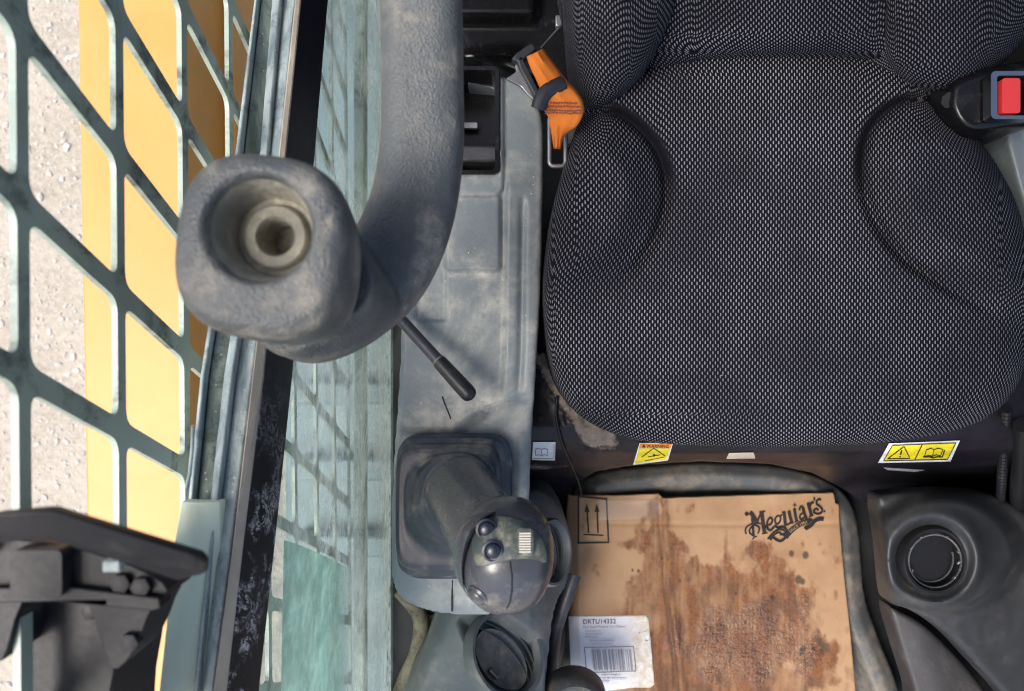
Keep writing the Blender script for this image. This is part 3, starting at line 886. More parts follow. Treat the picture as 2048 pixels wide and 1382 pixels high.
# crescent guard on the left of the head
cg = spline([(985, 1022), (950, 1040), (926, 1075), (917, 1120), (922, 1165), (938, 1195)], 10)
rings = []
for i, p in enumerate(cg):
    t = i / (len(cg) - 1)
    wd = .0015 + .0055 * math.sin(math.pi * min(1, t * 1.1 + .05)) ** .7
    base = P(p[0], p[1], .565 + .03 * abs(t - .35))
    rings.append([base + Vector((wd * math.cos(6.2832 * k / 8) * .8, wd * math.sin(6.2832 * k / 8) * .6, 2.2 * wd * math.sin(6.2832 * k / 8 + .6))) for k in range(8)])
MB().loft(rings).build("finger_guard", M['grip'], hd, 60)
MB().tube([on_head(x, y, .0002) for x, y in ((1020, 1124), (1024, 1150), (1024, 1180), (1020, 1205), (1014, 1216))], .0007, 6).build("mould_seam", M['blackplastic'], hd, 60)

# ------------------------------------------------------------------ air vents (shared builder)
def vent(parent, c, nrm, r, slats=4, mat='blackplastic', roll=0.0, depth=.018, knob=True, yax=None, bow=.1, lo=-.62, hi=.62, flap=False):
    q = Vector(nrm).normalized().to_track_quat('Z', 'Y') @ Matrix.Rotation(roll, 3, 'Z').to_quaternion()
    if yax is not None:
        zz = Vector(nrm).normalized(); yy = Vector(yax); yy = (yy - zz * yy.dot(zz)).normalized(); xx = yy.cross(zz)
        q = Matrix((xx, yy, zz)).transposed().to_quaternion()
    def ring(rad, z): return [c + q @ Vector((rad * math.cos(6.2832 * k / 36), rad * math.sin(6.2832 * k / 36), z)) for k in range(36)]
    cup = MB().loft([ring(r * 1.14, -.012), ring(r * 1.14, .003), ring(r * 1.08, .0065), ring(r * 1.0, .006), ring(r * .95, -.001), ring(r * .92, -depth)], True, True).build("air_vent", M[mat], parent, 35)
    for k in range(slats):
        x = (lo + (hi - lo) * k / max(1, slats - 1)) * r
        hl = math.sqrt(max(0, (r * .93) ** 2 - x * x))
        pts = [c + q @ Vector((x - bow * r * (1 - (y / hl) ** 2), y, -.004)) for y in np.linspace(-hl, hl, 9)]
        mbs = MB(); rgs = []
        for p in pts:
            rgs.append([p + q @ Vector((dx, 0, dzz)) for dx, dzz in ((-.0012, .0), (.0016, -.001), (.0046, -.010), (.0018, -.009))])
        mbs.loft(rgs).build("slat", M[mat], cup, 30)
    if flap:
        el = [c + q @ Vector((-.14 * r + .62 * r * math.cos(6.2832 * k / 28), .86 * r * math.sin(6.2832 * k / 28), -.004)) for k in range(28)]
        e2 = [p + q @ Vector((0, 0, -.003)) for p in el]; e3 = [c + q @ Vector((-.14 * r + .50 * r * math.cos(6.2832 * k / 28), .74 * r * math.sin(6.2832 * k / 28), -.0075)) for k in range(28)]
        MB().loft([e2, el, e3], False, True).build("vent_flap", M['mat'], cup, 40)
    if knob:
        MB().box(c + q @ Vector((-.62 * r, 0, -.002)), .005, .016, .008, q.to_matrix()).build("vent_tab", M['rubber'], cup, 30, bevel=.0015)
    return cup

# ------------------------------------------------------------------ left pod in front of the console
pod = thing("vent_pod", "grey plastic pod with two round air vents in front of the console", "vent pod", P(1000, 1250, .98) - Vector((0, 0, .24)))
pod_out = [(960, 1000), (1040, 985), (1075, 980), (1108, 1000), (1135, 1050), (1142, 1110), (1138, 1160), (1118, 1196), (1106, 1235), (1098, 1300), (1090, 1382), (1085, 1480), (800, 1480), (822, 1382), (850, 1300), (872, 1230), (900, 1120)]
pod_out = [tuple(p) for p in spline(pod_out, 4, True)]
def pod_z(x, y):
    z = 0.035 * np.exp(-((x - 960) / 120) ** 2 - ((y - 1290) / 130) ** 2)
    z += -0.0004 * np.clip(x - 1040, 0, 200) * sstep(1250, 1150, y) - 0.0003 * np.clip(x - 1060, 0, 200)
    z -= 0.02 * sstep(30, 0, sdist(pod_out, x, y)) * .4
    z -= .02 * sstep(-20, 20, sdist([(930, 1245), (1000, 1235), (1090, 1300), (1085, 1400), (1030, 1390), (960, 1330)], x, y))
    return z
relief("pod_body", pod_out, .98, pod_z, 4.0, M['pod'], pod, R=.012, skirt=.22, skirt_gain=7, uv=False)
vent(pod, P(1012, 1308, .944), (.56, .50, .66), .050, 4, 'pod', yax=(-1, 1, 0), bow=-.22, depth=.024, lo=.02, hi=.74, flap=True)
vent(pod, P(1102, 1104, .957), (.80, .12, .58), .038, 3, 'pod', yax=(-.25, 1, 0), bow=-.2, lo=.1, hi=.72, flap=True)
kn = thing("rubber_cap", "grey rounded cap poking in at the bottom edge beside the cardboard", "cap", P(1150, 1400, 1.02))
rg = []
cc = P(1150, 1405, 1.02)
for r, z in ((.043, -.03), (.043, .0), (.040, .012), (.034, .019), (.030, .017), (.026, .018), (.012, .021), (.001, .022)):
    rg.append([cc + Vector((r * 1.05 * math.cos(6.2832 * k / 32), r * .9 * math.sin(6.2832 * k / 32), z)) for k in range(32)])
MB().loft(rg).build("cap_body", M['mat'], kn, 40)
# hoses running down between the pod and the mat
hs = thing("hose", "black rubber hose curving down beside the vent pod", "hose", P(1110, 1300, 1.1))
MB().tube([P(x, y, h) for x, y, h in ((1150, 1150, 1.06), (1128, 1210, 1.05), (1112, 1260, 1.06), (1104, 1320, 1.08), (1100, 1420, 1.1))], .009, 10).build("hose_line", M['rubber'], hs, 60)

# door sill tube low at the left
ds = thing("door_sill", "curved beige door sill edge below the lower pane", "door sill", P(830, 1330, 1.26))
pts = spline([(800, 1180), (836, 1225), (842, 1262), (832, 1310), (810, 1360), (790, 1420)], 5)
MB().tube([P(x, y, 1.205) for x, y in pts], .013, 10).build("sill_edge", M['sillbeige'], ds, 60)
MB().prism([P(x, y, 1.212) for x, y in ((838, 1232), (905, 1228), (900, 1420), (790, 1420))], .006).build("sill_step", M['stepbrown'], ds, 30)

rf = MB().box((0.36, -0.02, HC + 0.36), 0.92, 1.18, 0.03).build("shade_roof", M['blackplastic'], None, 30)  # out of view; partial roof added to shade the interior
tag(rf, "dark cab roof out of view, added to shade the seat", None, kind="structure")

# ------------------------------------------------------------------ seat
seat = thing("operator_seat", "black fabric operator seat woven with pale dashes", "seat", P(1575, 600, .76) - Vector((0, 0, .12)))
cu = [(1195, 120), (1172, 200), (1142, 285), (1117, 370), (1100, 450), (1088, 560), (1089, 640), (1100, 720), (1122, 785), (1165, 836), (1235, 870), (1320, 887), (1450, 893), (1600, 893),
      (1750, 887), (1880, 869), (1960, 843), (2016, 800), (2052, 735), (2066, 640), (2062, 540), (2042, 430), (2004, 345), (1955, 275), (1895, 212), (1850, 150), (1760, 95), (1570, 80), (1400, 85), (1270, 95)]
cu = [tuple(p) for p in spline(cu, 4, True)]
LB = [tuple(p) for p in spline([(1192, 226), (1245, 236), (1300, 285), (1327, 350), (1326, 420), (1300, 490), (1250, 552), (1175, 600), (1100, 645), (1040, 640), (1040, 450), (1075, 320), (1130, 240)], 5, True)]
RB = [tuple(p) for p in spline([(1850, 200), (1785, 218), (1740, 268), (1728, 345), (1745, 425), (1800, 505), (1880, 565), (1960, 610), (2060, 665), (2120, 640), (2120, 400), (2030, 300), (1930, 222)], 5, True)]
def cu_z(x, y):
    r2 = ((x - 1560) / 480) ** 2
    z = 0.036 - 0.018 * r2 - 0.010 * ((y - 480) / 400) ** 2
    z -= 0.012 * np.exp(-((x - 1535) / 190) ** 2 - ((y - 420) / 240) ** 2)
    dl = sdist(LB, x, y); dr = sdist(RB, x, y)
    fl_ = sstep(640, 480, y); fr_ = sstep(680, 520, y)
    z += 0.032 * sstep(-4, 85, dl) * (.15 + .85 * fl_) - 0.013 * np.exp(-((dl + 2) / 10) ** 2) * fl_ ** 1.5
    z += 0.030 * sstep(-4, 85, dr) * (.3 + .7 * fr_) - 0.013 * np.exp(-((dr + 2) / 11) ** 2) * fr_ ** 1.5
    z -= 0.010 * sstep(260, 100, y) * sstep(1900, 1700, x)
    z -= 0.012 * sstep(780, 893, y)
    z += .0015 * (fbm(x / 130, y / 130, 5, 3) - .5)
    return z
def plain_f(x, y):
    dl = sdist(LB, x, y); dr = sdist(RB, x, y)
    return np.maximum(np.exp(-((dl + 10) / 16) ** 6) * sstep(440, 330, y) * sstep(1190, 1230, x), .95 * np.exp(-((dr + 9) / 13) ** 6) * sstep(420, 330, y) * sstep(1860, 1800, x))
relief("cushion", cu, .77, cu_z, 3.0, M['fabric'], seat, R=.034, skirt=.10, skirt_gain=5, attrs={"plain": plain_f})
# backrest: centre panel and two wings
bc = [(1290, 150), (1340, 136), (1400, 118), (1480, 108), (1570, 104), (1660, 106), (1740, 117), (1800, 140), (1820, 60), (1800, -80), (1320, -80), (1300, 20)]
def bc_z(x, y):
    return (150 - y) / 230 * .14 + .010 * np.cos((x - 1560) / 260 * 1.4) + .012
relief("back_panel", bc, .775, bc_z, 3.0, M['fabric'], seat, R=.02, skirt=.06, skirt_gain=4)
wl_ = spline([(1142, -120), (1141, 0), (1148, 100), (1166, 185), (1186, 214), (1212, 206), (1260, 170), (1305, 112), (1336, 50), (1352, 0), (1356, -120)], 5, True)
def wl_z(x, y):
    return (220 - y) / 220 * .11 + .030 * np.exp(-((x - 1235) / 75) ** 2) - .004
relief("left_wing", [tuple(p) for p in wl_], .755, wl_z, 3.0, M['fabric'], seat, R=.026, skirt=.08, skirt_gain=4)
wr_ = spline([(1772, -120), (1768, 0), (1770, 90), (1790, 140), (1830, 172), (1880, 182), (1935, 172), (1990, 140), (2040, 90), (2075, 30), (2090, -120)], 5, True)
def wr_z(x, y):
    return (200 - y) / 220 * .11 + .028 * np.exp(-((x - 1900) / 100) ** 2) - .004
relief("right_wing", [tuple(p) for p in wr_], .755, wr_z, 3.0, M['fabric'], seat, R=.026, skirt=.08, skirt_gain=4)

# seat base: black painted sheet sloping down to the floor
sbase = thing("plinth", "black painted steel plinth under the seat front caked with dried mud at its left", "seat base", P(1560, 900, 1.0) - Vector((0, 0, .2)))
bs_out = [(1020, 640), (1300, 640), (1300, 700), (1800, 700), (1800, 640), (2120, 640), (2120, 1010), (1724, 1004), (1684, 976), (1625, 946), (1540, 928), (1400, 923), (1260, 932), (1190, 944), (1160, 964), (1140, 1004), (1020, 1010)]
HS_Y, HS_H = (640, 860, 885, 905, 935, 955, 975, 1010), (.875, .875, .885, .90, .96, 1.08, 1.16, 1.19)
def bs_z(x, y):
    yy = y + 14 * ((x - 1500) / 450) ** 2 * .35
    z = 1.0 - np.interp(yy, HS_Y, HS_H)
    n = .5 * fbm(x / 26, y / 26, 9, 5) + .5 * fbm(x / 9, y / 9, 19, 3)
    mud_ = mud(x, y)
    return z + .022 * mud_ * (n - .35) + .001 * n
def mud(x, y):
    a = sstep(62, 12, np.abs((x - 1104) - (y - 720) * .58)) * sstep(690, 720, y) * sstep(930, 870, y)
    b = .9 * np.exp(-((x - 1195) / 45) ** 2 - ((y - 850) / 38) ** 2)
    c = .6 * np.exp(-((y - 935) / 7) ** 2) * sstep(1180, 1080, x) + .2 * np.exp(-((y - 925) / 9) ** 2) * sstep(.5, .7, fbm(x / 30, y / 30, 4))
    return np.clip(np.maximum(np.maximum(a, b), c), 0, 1)
relief("base_sheet", bs_out, 1.0, bs_z, 4.0, M['base'], sbase, R=.001, skirt=.004, attrs={"mud": mud}, uv=False)
def on_base(px, py, up=.0012):
    h = 1.0 - float(bs_z(np.array([float(px)]), np.array([float(py)]))[0])
    return P(px, py, h - up)
for (x, y) in ((1082, 838), (1068, 752)):
    MB().tube([on_base(x, y, .004), on_base(x, y, -.006)], .0036, 10).build("bolt_hole", M['black'], sbase, 40)

def sheet(name, mat, poly, fn, up, parent, nsub=6, smooth=40):
    """a thin four-cornered film laid on a surface; fn(px, py, up) gives the surface"""
    mb_ = MB(); g_ = []
    (a, b, c, d) = [np.array(p, float) for p in poly]
    for lay in (0, 1):
        for i in range(nsub + 1):
            for j in range(nsub + 1):
                u, v = j / nsub, i / nsub
                p = (a * (1 - u) + b * u) * (1 - v) + (d * (1 - u) + c * u) * v
                g_.append(fn(p[0], p[1], up - (.0006 if lay else 0)))
    n1 = nsub + 1; fs_ = []
    for i in range(nsub):
        for j in range(nsub):
            k = i * n1 + j
            fs_.append((k, k + 1, k + n1 + 1, k + n1)); o_ = n1 * n1
            fs_.append((o_ + k + n1, o_ + k + n1 + 1, o_ + k + 1, o_ + k))
    rim = [j for j in range(n1)] + [i * n1 + nsub for i in range(1, n1)] + [nsub * n1 + j for j in range(nsub - 1, -1, -1)] + [i * n1 for i in range(nsub - 1, 0, -1)]
    for i in range(len(rim)):
        a_, b_ = rim[i], rim[(i + 1) % len(rim)]
        fs_.append((a_, b_, b_ + n1 * n1, a_ + n1 * n1))
    return mb_.add(g_, fs_).build(name, mat, parent, smooth)

class Ink:
    """flat printed strokes, each laid a hair above the one before"""
    def __init__(s, fn, up): s.fn, s.up, s.mb, s.k = fn, up, MB(), 0
    def line(s, pts, w, closed=False, n=1, taper=False):
        if len(pts) > 2 and n > 1: pts = spline(pts, n, closed)
        pts = [np.array(p, float) for p in pts]
        if closed: pts = pts + [pts[0]]
        fine = [pts[0]]
        for p, q in zip(pts[:-1], pts[1:]):
            k = max(1, int(np.linalg.norm(q - p) / 4))
            fine += [p + (q - p) * (i + 1) / k for i in range(k)]
        pts = fine
        up = s.up + s.k * 2.5e-5; s.k += 1
        L, Rr = [], []
        m = len(pts)
        for i, p in enumerate(pts):
            t = pts[min(i + 1, m - 1)] - pts[max(i - 1, 0)]
            t = t / (np.linalg.norm(t) + 1e-9)
            nn = np.array((-t[1], t[0]))
            ww = w / 2
            if taper: ww *= .25 + .75 * math.sin(math.pi * (.08 + .84 * i / (m - 1)))
            L.append(s.fn(*(p + nn * ww), up)); Rr.append(s.fn(*(p - nn * ww), up))
        s.mb.add(L + Rr, [(i, i + 1, m + i + 1, m + i) for i in range(m - 1)])
        return s
    def poly(s, pts):
        up = s.up + s.k * 2.5e-5; s.k += 1
        tr = tessellate_polygon([[Vector((p[0], p[1], 0)) for p in pts]])
        s.mb.add([s.fn(p[0], p[1], up) for p in pts], [tuple(t) for t in tr])
        return s
    def dot(s, x, y, r): return s.poly([(x + r * math.cos(6.2832 * k / 14), y + r * math.sin(6.2832 * k / 14)) for k in range(14)])
    def text(s, body, x, y, size, rot=0.0, sx=1.0):
        """x, y: baseline start in view coordinates, size: height of the letters there"""
        up = s.up + s.k * 2.5e-5; s.k += 1
        cu_ = bpy.data.curves.new("t", 'FONT'); cu_.body = body; cu_.size = 1.0; cu_.resolution_u = 3
        ob = bpy.data.objects.new("t", cu_); COL.objects.link(ob)
        bpy.context.view_layer.update()
        me = bpy.data.meshes.new_from_object(ob.evaluated_get(bpy.context.evaluated_depsgraph_get()))
        c, si = math.cos(rot), math.sin(rot)
        vs_ = []
        for v in me.vertices:
            a, b = v.co.x * size * 1.4 * sx, -v.co.y * size * 1.4
            vs_.append(s.fn(x + a * c - b * si, y + a * si + b * c, up))
        s.mb.add(vs_, [tuple(p.vertices) for p in me.polygons])
        bpy.data.objects.remove(ob); bpy.data.curves.remove(cu_); bpy.data.meshes.remove(me)
        return s
    def build(s, name, mat, parent): return s.mb.build(name, mat, parent, 0)

# stickers on the base
l1 = sheet("manual_label", M['white'], [(1066, 884), (1111, 884), (1110, 921), (1064, 920)], on_base, .0022, sbase); l1["label"] = "white label with a grey open book"
k1 = Ink(on_base, .003)
k1.line([(1108, 888), (1108, 917)], 1.6).line([(1066, 917.5), (1108, 917.5)], 1.6)
k1.line([(1071, 911), (1071, 899), (1078, 897), (1083, 900), (1088, 897), (1095, 899), (1095, 911), (1088, 909.5), (1083, 911.5), (1078, 909.5)], 1.8, True).line([(1083, 900), (1083, 911)], 1.5)
k1.build("book_print", M['inklight'], l1)
l2 = sheet("warning_label", M['white'], [(1279, 886), (1346, 886), (1336, 921), (1266, 930)], on_base, .0024, sbase); l2["label"] = "yellow warning label with an orange heading"
sheet("yellow_field", M['yellowlabel'], [(1278, 897), (1341, 897), (1332, 919), (1270, 927)], on_base, .0034, l2)
sheet("heading_band", M['orangelabel'], [(1281, 888), (1344, 888), (1341, 896), (1278, 896)], on_base, .0036, l2)
Ink(on_base, .0052).text("WARNING", 1293, 896, 6, 0.0, 1.1).poly([(1284, 895), (1291, 895), (1287.5, 889)]).line([(1283, 915), (1307, 897), (1330, 912)], 1.4).line([(1290, 922), (1330, 914)], 1.0).dot(1308, 911, 2.6).line([(1296, 914), (1320, 910)], 1.4).build("warning_print", M['ink'], l2)
l3 = sheet("hazard_label", M['white'], [(1778, 887), (1920, 881), (1901, 923), (1756, 926)], on_base, .0024, sbase); l3["label"] = "white edged yellow label with warning triangle and open book"
sheet("yellow_field", M['yellowlabel'], [(1785, 891), (1912, 886), (1895, 919), (1767, 922)], on_base, .0034, l3)
k3 = Ink(on_base, .0052)
k3.line([(1785, 891), (1912, 886), (1895, 919), (1767, 922)], 1.6, True).line([(1845, 888.5), (1829, 921)], 1.8)
k3.line([(1775, 918), (1808, 893.5), (1820, 917)], 1.8, True).line([(1803.5, 901), (1801, 910)], 3.0).dot(1800, 913.5, 1.5)
k3.line([(1849, 913), (1853, 900), (1862, 897), (1868, 900), (1876, 897), (1886, 899), (1881, 912), (1872, 910), (1865, 913), (1858, 911)], 1.6, True).line([(1868, 900), (1865, 913)], 1.4).line([(1846, 914), (1860, 914), (1866, 916), (1874, 914), (1885, 914), (1889, 901)], 2.4)
k3.build("hazard_print", M['ink'], l3)
l4 = sheet("label_scrap", M['beige'], [(1458, 906), (1507, 905), (1511, 917), (1452, 918)], on_base, .002, sbase); l4["label"] = "torn scrap of a beige label"
l5 = sheet("paint_scrape", M['inklight'], [(1766, 935), (1850, 940), (1830, 944), (1775, 940)], on_base, .0012, sbase); l5["label"] = "long pale scrape"

# ------------------------------------------------------------------ floor mat with a raised rim
mat_ = thing("floor_mat", "grey rubber floor mat with a raised rim under the cardboard", "floor mat", P(1450, 1200, 1.2) - Vector((0, 0, .02)))
mo = [tuple(p) for p in spline([(1140, 1010), (1160, 968), (1190, 948), (1260, 936), (1400, 927), (1540, 932), (1625, 950), (1682, 980), (1712, 1030), (1722, 1100), (1730, 1190), (1756, 1270), (1788, 1350), (1810, 1420), (1830, 1540), (1130, 1540), (1132, 1300), (1134, 1100)], 4, True)]
def mat_z(x, y):
    d = sdist(mo, x, y)
    k = sstep(1120, 1200, x)
    z = (.036 * sstep(74, 40, d) - .012 * sstep(26, 4, d)) * k
    z += .004 * (fbm(x / 60, y / 60, 8) - .5)
    z += .003 * np.exp(-(((x - y * .8) - 815) / 6) ** 2) * sstep(960, 900, y * 0 + 930) * sstep(1600, 1640, x) * sstep(1000, 980, y)
    z += .003 * np.exp(-(((x - y * .8) - 850) / 6) ** 2) * sstep(1600, 1640, x) * sstep(1010, 990, y)
    return z
relief("mat_sheet", mo, 1.195, mat_z, 5.0, M['mat'], mat_, R=.010, skirt=.02, uv=False)

# ------------------------------------------------------------------ cardboard
card = thing("cardboard", "stained flattened cardboard box lying on the floor mat", "cardboard", P(1420, 1200, 1.165) - Vector((0, 0, .003)))
ce = [(1136, 986), (1142, 990), (1200, 990), (1230, 991), (1318, 987), (1326, 996), (1440, 992), (1560, 988), (1666, 985), (1669, 990), (1671, 1006), (1678, 1008), (1680, 1050), (1690, 1160), (1700, 1250), (1712, 1382), (1720, 1480), (1145, 1480), (1142, 1300), (1136, 1150), (1132, 1030)]
def crease_x(y): return np.interp(y, (990, 1050, 1180, 1250, 1382, 1480), (1324, 1327, 1337, 1346, 1362, 1372))
def card_z(x, y):
    z = .0032 * np.exp(-((x - crease_x(y) - 5) / 9) ** 2) - .0028 * np.exp(-((x - crease_x(y) + 6) / 5) ** 2)
    lx = np.interp(y, (985, 1230, 1480), (1153, 1157, 1166))
    z -= .010 * np.clip((lx - x) / 22, 0, 1) ** 1.2
    z += .0018 * np.exp(-((x - lx - 4) / 6) ** 2)
    fy = 1047 + .010 * (x - 1200) + np.where(x > 1480, -.02 * (x - 1480), 0)
    z -= .0016 * np.exp(-((y - fy) / 5) ** 2) * sstep(1130, 1260, x)
    z += .011 * (fbm(x / 150, y / 170, 12, 3) - .5)
    z += .0035 * np.exp(-((y - 990) / 14) ** 2) * np.exp(-((x - 1300) / 30) ** 2)
    w = wetf(x, y)
    z += .0022 * w * (fbm(x / 9, y / 7, 21, 3) - .5)
    return z
def wetf(x, y):
    n = fbm(x / 46, y / 52, 31, 4)
    a = np.exp(-((x - 1490) / 125) ** 2 - ((y - 1285) / 95) ** 2) * 1.25
    b = .7 * np.exp(-((x - 1370) / 40) ** 2 - ((y - 1270) / 120) ** 2)
    c = .7 * np.exp(-((x - 1610) / 55) ** 2 - ((y - 1310) / 60) ** 2)
    return sstep(.30, 1.05, np.maximum(np.maximum(a, b), c) + (n - .5) * 1.1)
def stainf(x, y):
    xx = x + 26 * (fbm(x / 40, y / 40, 51) - .5); yy = y + 50 * (fbm(x / 30, y / 60, 61) - .5)
    g_ = lambda cx, cy, sx_, sy_, a=1.0: a * np.exp(-((xx - cx) / sx_) ** 2 - ((yy - cy) / sy_) ** 2)
    s = np.maximum.reduce([g_(1325, 1160, 44, 115, 1.25), g_(1350, 1260, 50, 120, 1.2), g_(1310, 1060, 18, 60, .75), g_(1470, 1375, 130, 60, 1.15), g_(1345, 1370, 55, 80, 1.1), g_(1560, 1230, 60, 60, 1.0), g_(1330, 1050, 16, 60, .8), g_(1300, 1230, 42, 70), g_(1400, 1180, 60, 55), g_(1360, 1085, 28, 22, .7), g_(1460, 1270, 120, 110, 1.2), g_(1345, 1330, 70, 90, 1.1),
                           g_(1545, 1190, 70, 40, .85), g_(1610, 1290, 40, 55, 1.0), g_(1640, 1320, 30, 40, 1.0), g_(1590, 1215, 30, 30, .8), g_(1440, 1380, 110, 60, .9), g_(1500, 1110, 60, 20, .45), g_(1540, 1140, 50, 22, .4)])
    n = fbm(x / 22, y / 34, 71, 5)
    big = sstep(.20, .54, s * 1.25 + (n - .5) * 1.2)
    fine = sstep(.60, .74, fbm(x / 34, y / 50, 81, 5)) * sstep(1060, 1120, y) * sstep(1250, 1320, x) * .35
    fine2 = .35 * sstep(.5, .65, fbm(x / 40, y / 30, 82, 5)) * np.exp(-((x - 1520) / 90) ** 2 - ((y - 1120) / 50) ** 2)
    streak = fbm(x / 5, y / 70, 77, 3)
    body = np.clip(.72 + 1.2 * (fbm(x / 18, y / 40, 72, 5) - .45) + .6 * (streak - .5), .3, 1)
    return np.clip(np.maximum(np.maximum(big * body, fine), fine2), 0, 1)
def darkf(x, y):
    s = np.zeros_like(x)
    for cx, cy, r in ((1597, 1159, 7), (1605, 1163, 5), (1583, 1107, 5), (1611, 1110, 6), (1606, 1297, 5), (1603, 1305, 5), (1490, 1245, 3), (1472, 1187, 3), (1324, 1116, 3), (1360, 1161, 2.5), (1302, 1268, 4), (1545, 1195, 5), (1277, 1142, 3), (1265, 1140, 2.5)):
        s = np.maximum(s, sstep(1.4, .7, np.hypot(x - cx, (y - cy) * .8) / r))
    n = fbm(x / 12, y / 16, 91, 4)
    e = wetf(x, y)
    ridge = np.exp(-((e - .45) / .25) ** 2) * sstep(.55, .7, n) * .5
    cr = .9 * np.exp(-((x - crease_x(y) + 5) / 3.2) ** 2) * sstep(1120, 1200, y) * (.4 + n)
    blob = sstep(.58, .68, fbm(x / 15, y / 20, 95, 4)) * np.exp(-((x - 1630) / 40) ** 2 - ((y - 1300) / 55) ** 2)
    soak = .5 * sstep(.5, .66, fbm(x / 20, y / 42, 97, 5)) * stainf(x, y)
    return np.clip(np.maximum.reduce([s, ridge, cr, blob, soak]), 0, 1)
relief("board", ce, 1.145, card_z, 2.0, M['card'], card, R=.0015, skirt=.006, skirt_gain=2, attrs={"stain": stainf, "wet": wetf, "dark": darkf}, uv=False)
def on_card(px, py, up=.0012):
    h = 1.145 - float(card_z(np.array([float(px)]), np.array([float(py)]))[0])
    return P(px, py, h - up)
# "this way up" mark
a = Ink(on_card, .0015)
fr_ = [(1157, 993), (1213, 998), (1217, 1085), (1157, 1086)]
for i in range(4):
    p, q2 = np.array(fr_[i], float), np.array(fr_[(i + 1) % 4], float)
    a.line([p + (q2 - p) * t for t in np.linspace(-.02, 1.02, 8)], 3.2)
for x0, x1 in ((1174, 1177), (1194, 1196)):
    a.line([(x0, 1014), ((x0 + x1) / 2, 1040), (x1, 1066)], 3.0).poly([(x0 - 5, 1024), (x0 + 5, 1024), (x0 - .5, 1007)])
a.line([(1167, 1069), (1186, 1070), (1207, 1071)], 2.2)
a.build("arrow_print", M['ink'], card)
# maker's script logo, traced stroke by stroke
def lz(pts): return [(1460 + x / 8.533, 960 + y / 8.533) for x, y in pts]
s_ = 1 / 8.533
L = Ink(on_card, .0016)
L.dot(*lz([(285, 580)])[0], 36 * s_)
def ln(pts, w, n=5, taper=False): L.line(lz(pts), (w * 1.1 + 4) * s_, False, n, taper)
ln([(335, 555), (370, 580), (420, 660), (468, 745)], 62); ln([(378, 640), (388, 780), (402, 950)], 34); ln([(462, 745), (490, 650), (530, 560)], 26)
ln([(500, 548), (540, 545), (600, 538)], 22); ln([(540, 555), (560, 700), (590, 905)], 56); ln([(545, 918), (640, 903)], 20)
ln([(275, 925), (262, 850), (310, 780), (420, 742), (540, 752), (620, 800)], 20); ln([(400, 955), (335, 905), (345, 830), (410, 775), (480, 795), (500, 850), (475, 915)], 22)
ln([(402, 945), (408, 985), (380, 1012)], 16); ln([(405, 975), (460, 965)], 16)
ln([(655, 772), (705, 742), (722, 680), (690, 648), (650, 680), (632, 750), (642, 830), (690, 862), (752, 800)], 30)
ln([(810, 612), (772, 660), (772, 720), (805, 752), (845, 720), (862, 660), (850, 618), (810, 612)], 26); ln([(845, 625), (895, 590)], 22)
ln([(795, 760), (775, 785), (820, 812), (900, 800), (955, 835), (965, 885), (920, 930), (850, 925)], 32)
ln([(905, 575), (925, 560), (942, 740), (965, 765)], 46); ln([(955, 768), (1000, 755), (1040, 720)], 24); ln([(1005, 535), (1030, 640), (1062, 748)], 46); ln([(985, 545), (1025, 528)], 18)
ln([(1098, 490), (1115, 600), (1138, 708)], 42); ln([(1100, 722), (1168, 695)], 18); ln([(1080, 500), (1115, 485)], 18)
L.poly(lz([(1055, 430), (1092, 422), (1102, 385), (1112, 420), (1150, 428), (1114, 438), (1104, 470), (1092, 438)]))
ln([(1185, 520), (1195, 470), (1230, 455), (1255, 490)], 30); ln([(1245, 475), (1265, 560), (1300, 650)], 42); ln([(1262, 560), (1205, 590), (1190, 640), (1220, 675), (1280, 628)], 26); ln([(1285, 665), (1320, 640)], 16)
ln([(1335, 400), (1360, 500), (1390, 605)], 46); ln([(1365, 440), (1395, 390), (1432, 385)], 32); ln([(1345, 625), (1425, 602)], 18); ln([(1310, 405), (1355, 392)], 16)
ln([(1430, 300), (1440, 318), (1438, 352)], 22)
ln([(1555, 345), (1520, 330), (1478, 360), (1480, 410), (1530, 450), (1572, 500), (1560, 555), (1500, 580), (1440, 560), (1432, 520), (1475, 495), (1510, 520)], 27)
L.dot(*lz([(1610, 540)])[0], 17 * s_)
ln([(945, 985), (985, 930), (1080, 835), (1200, 750), (1350, 700), (1370, 698)], 78)
ln([(1285, 845), (1310, 820), (1380, 775), (1450, 700), (1530, 665), (1600, 672)], 56); ln([(1275, 825), (1310, 800)], 40)
ln([(640, 1010), (700, 940), (790, 862), (880, 848), (940, 880)], 22); ln([(690, 1030), (730, 960), (810, 900), (870, 910)], 26); ln([(660, 985), (720, 1005)], 40)
ln([(700, 940), (760, 1000), (860, 1045), (950, 985)], 34)
lg = L.build("logo_print", M['ink'], card)
Ink(on_card, .0040).text("SINCE", *lz([(1030, 905)])[0], 6.0, math.radians(-38), .95).text("1901", *lz([(1195, 788)])[0], 6.5, math.radians(-22), .95).build("ribbon_lettering", M['cardprint'], card)

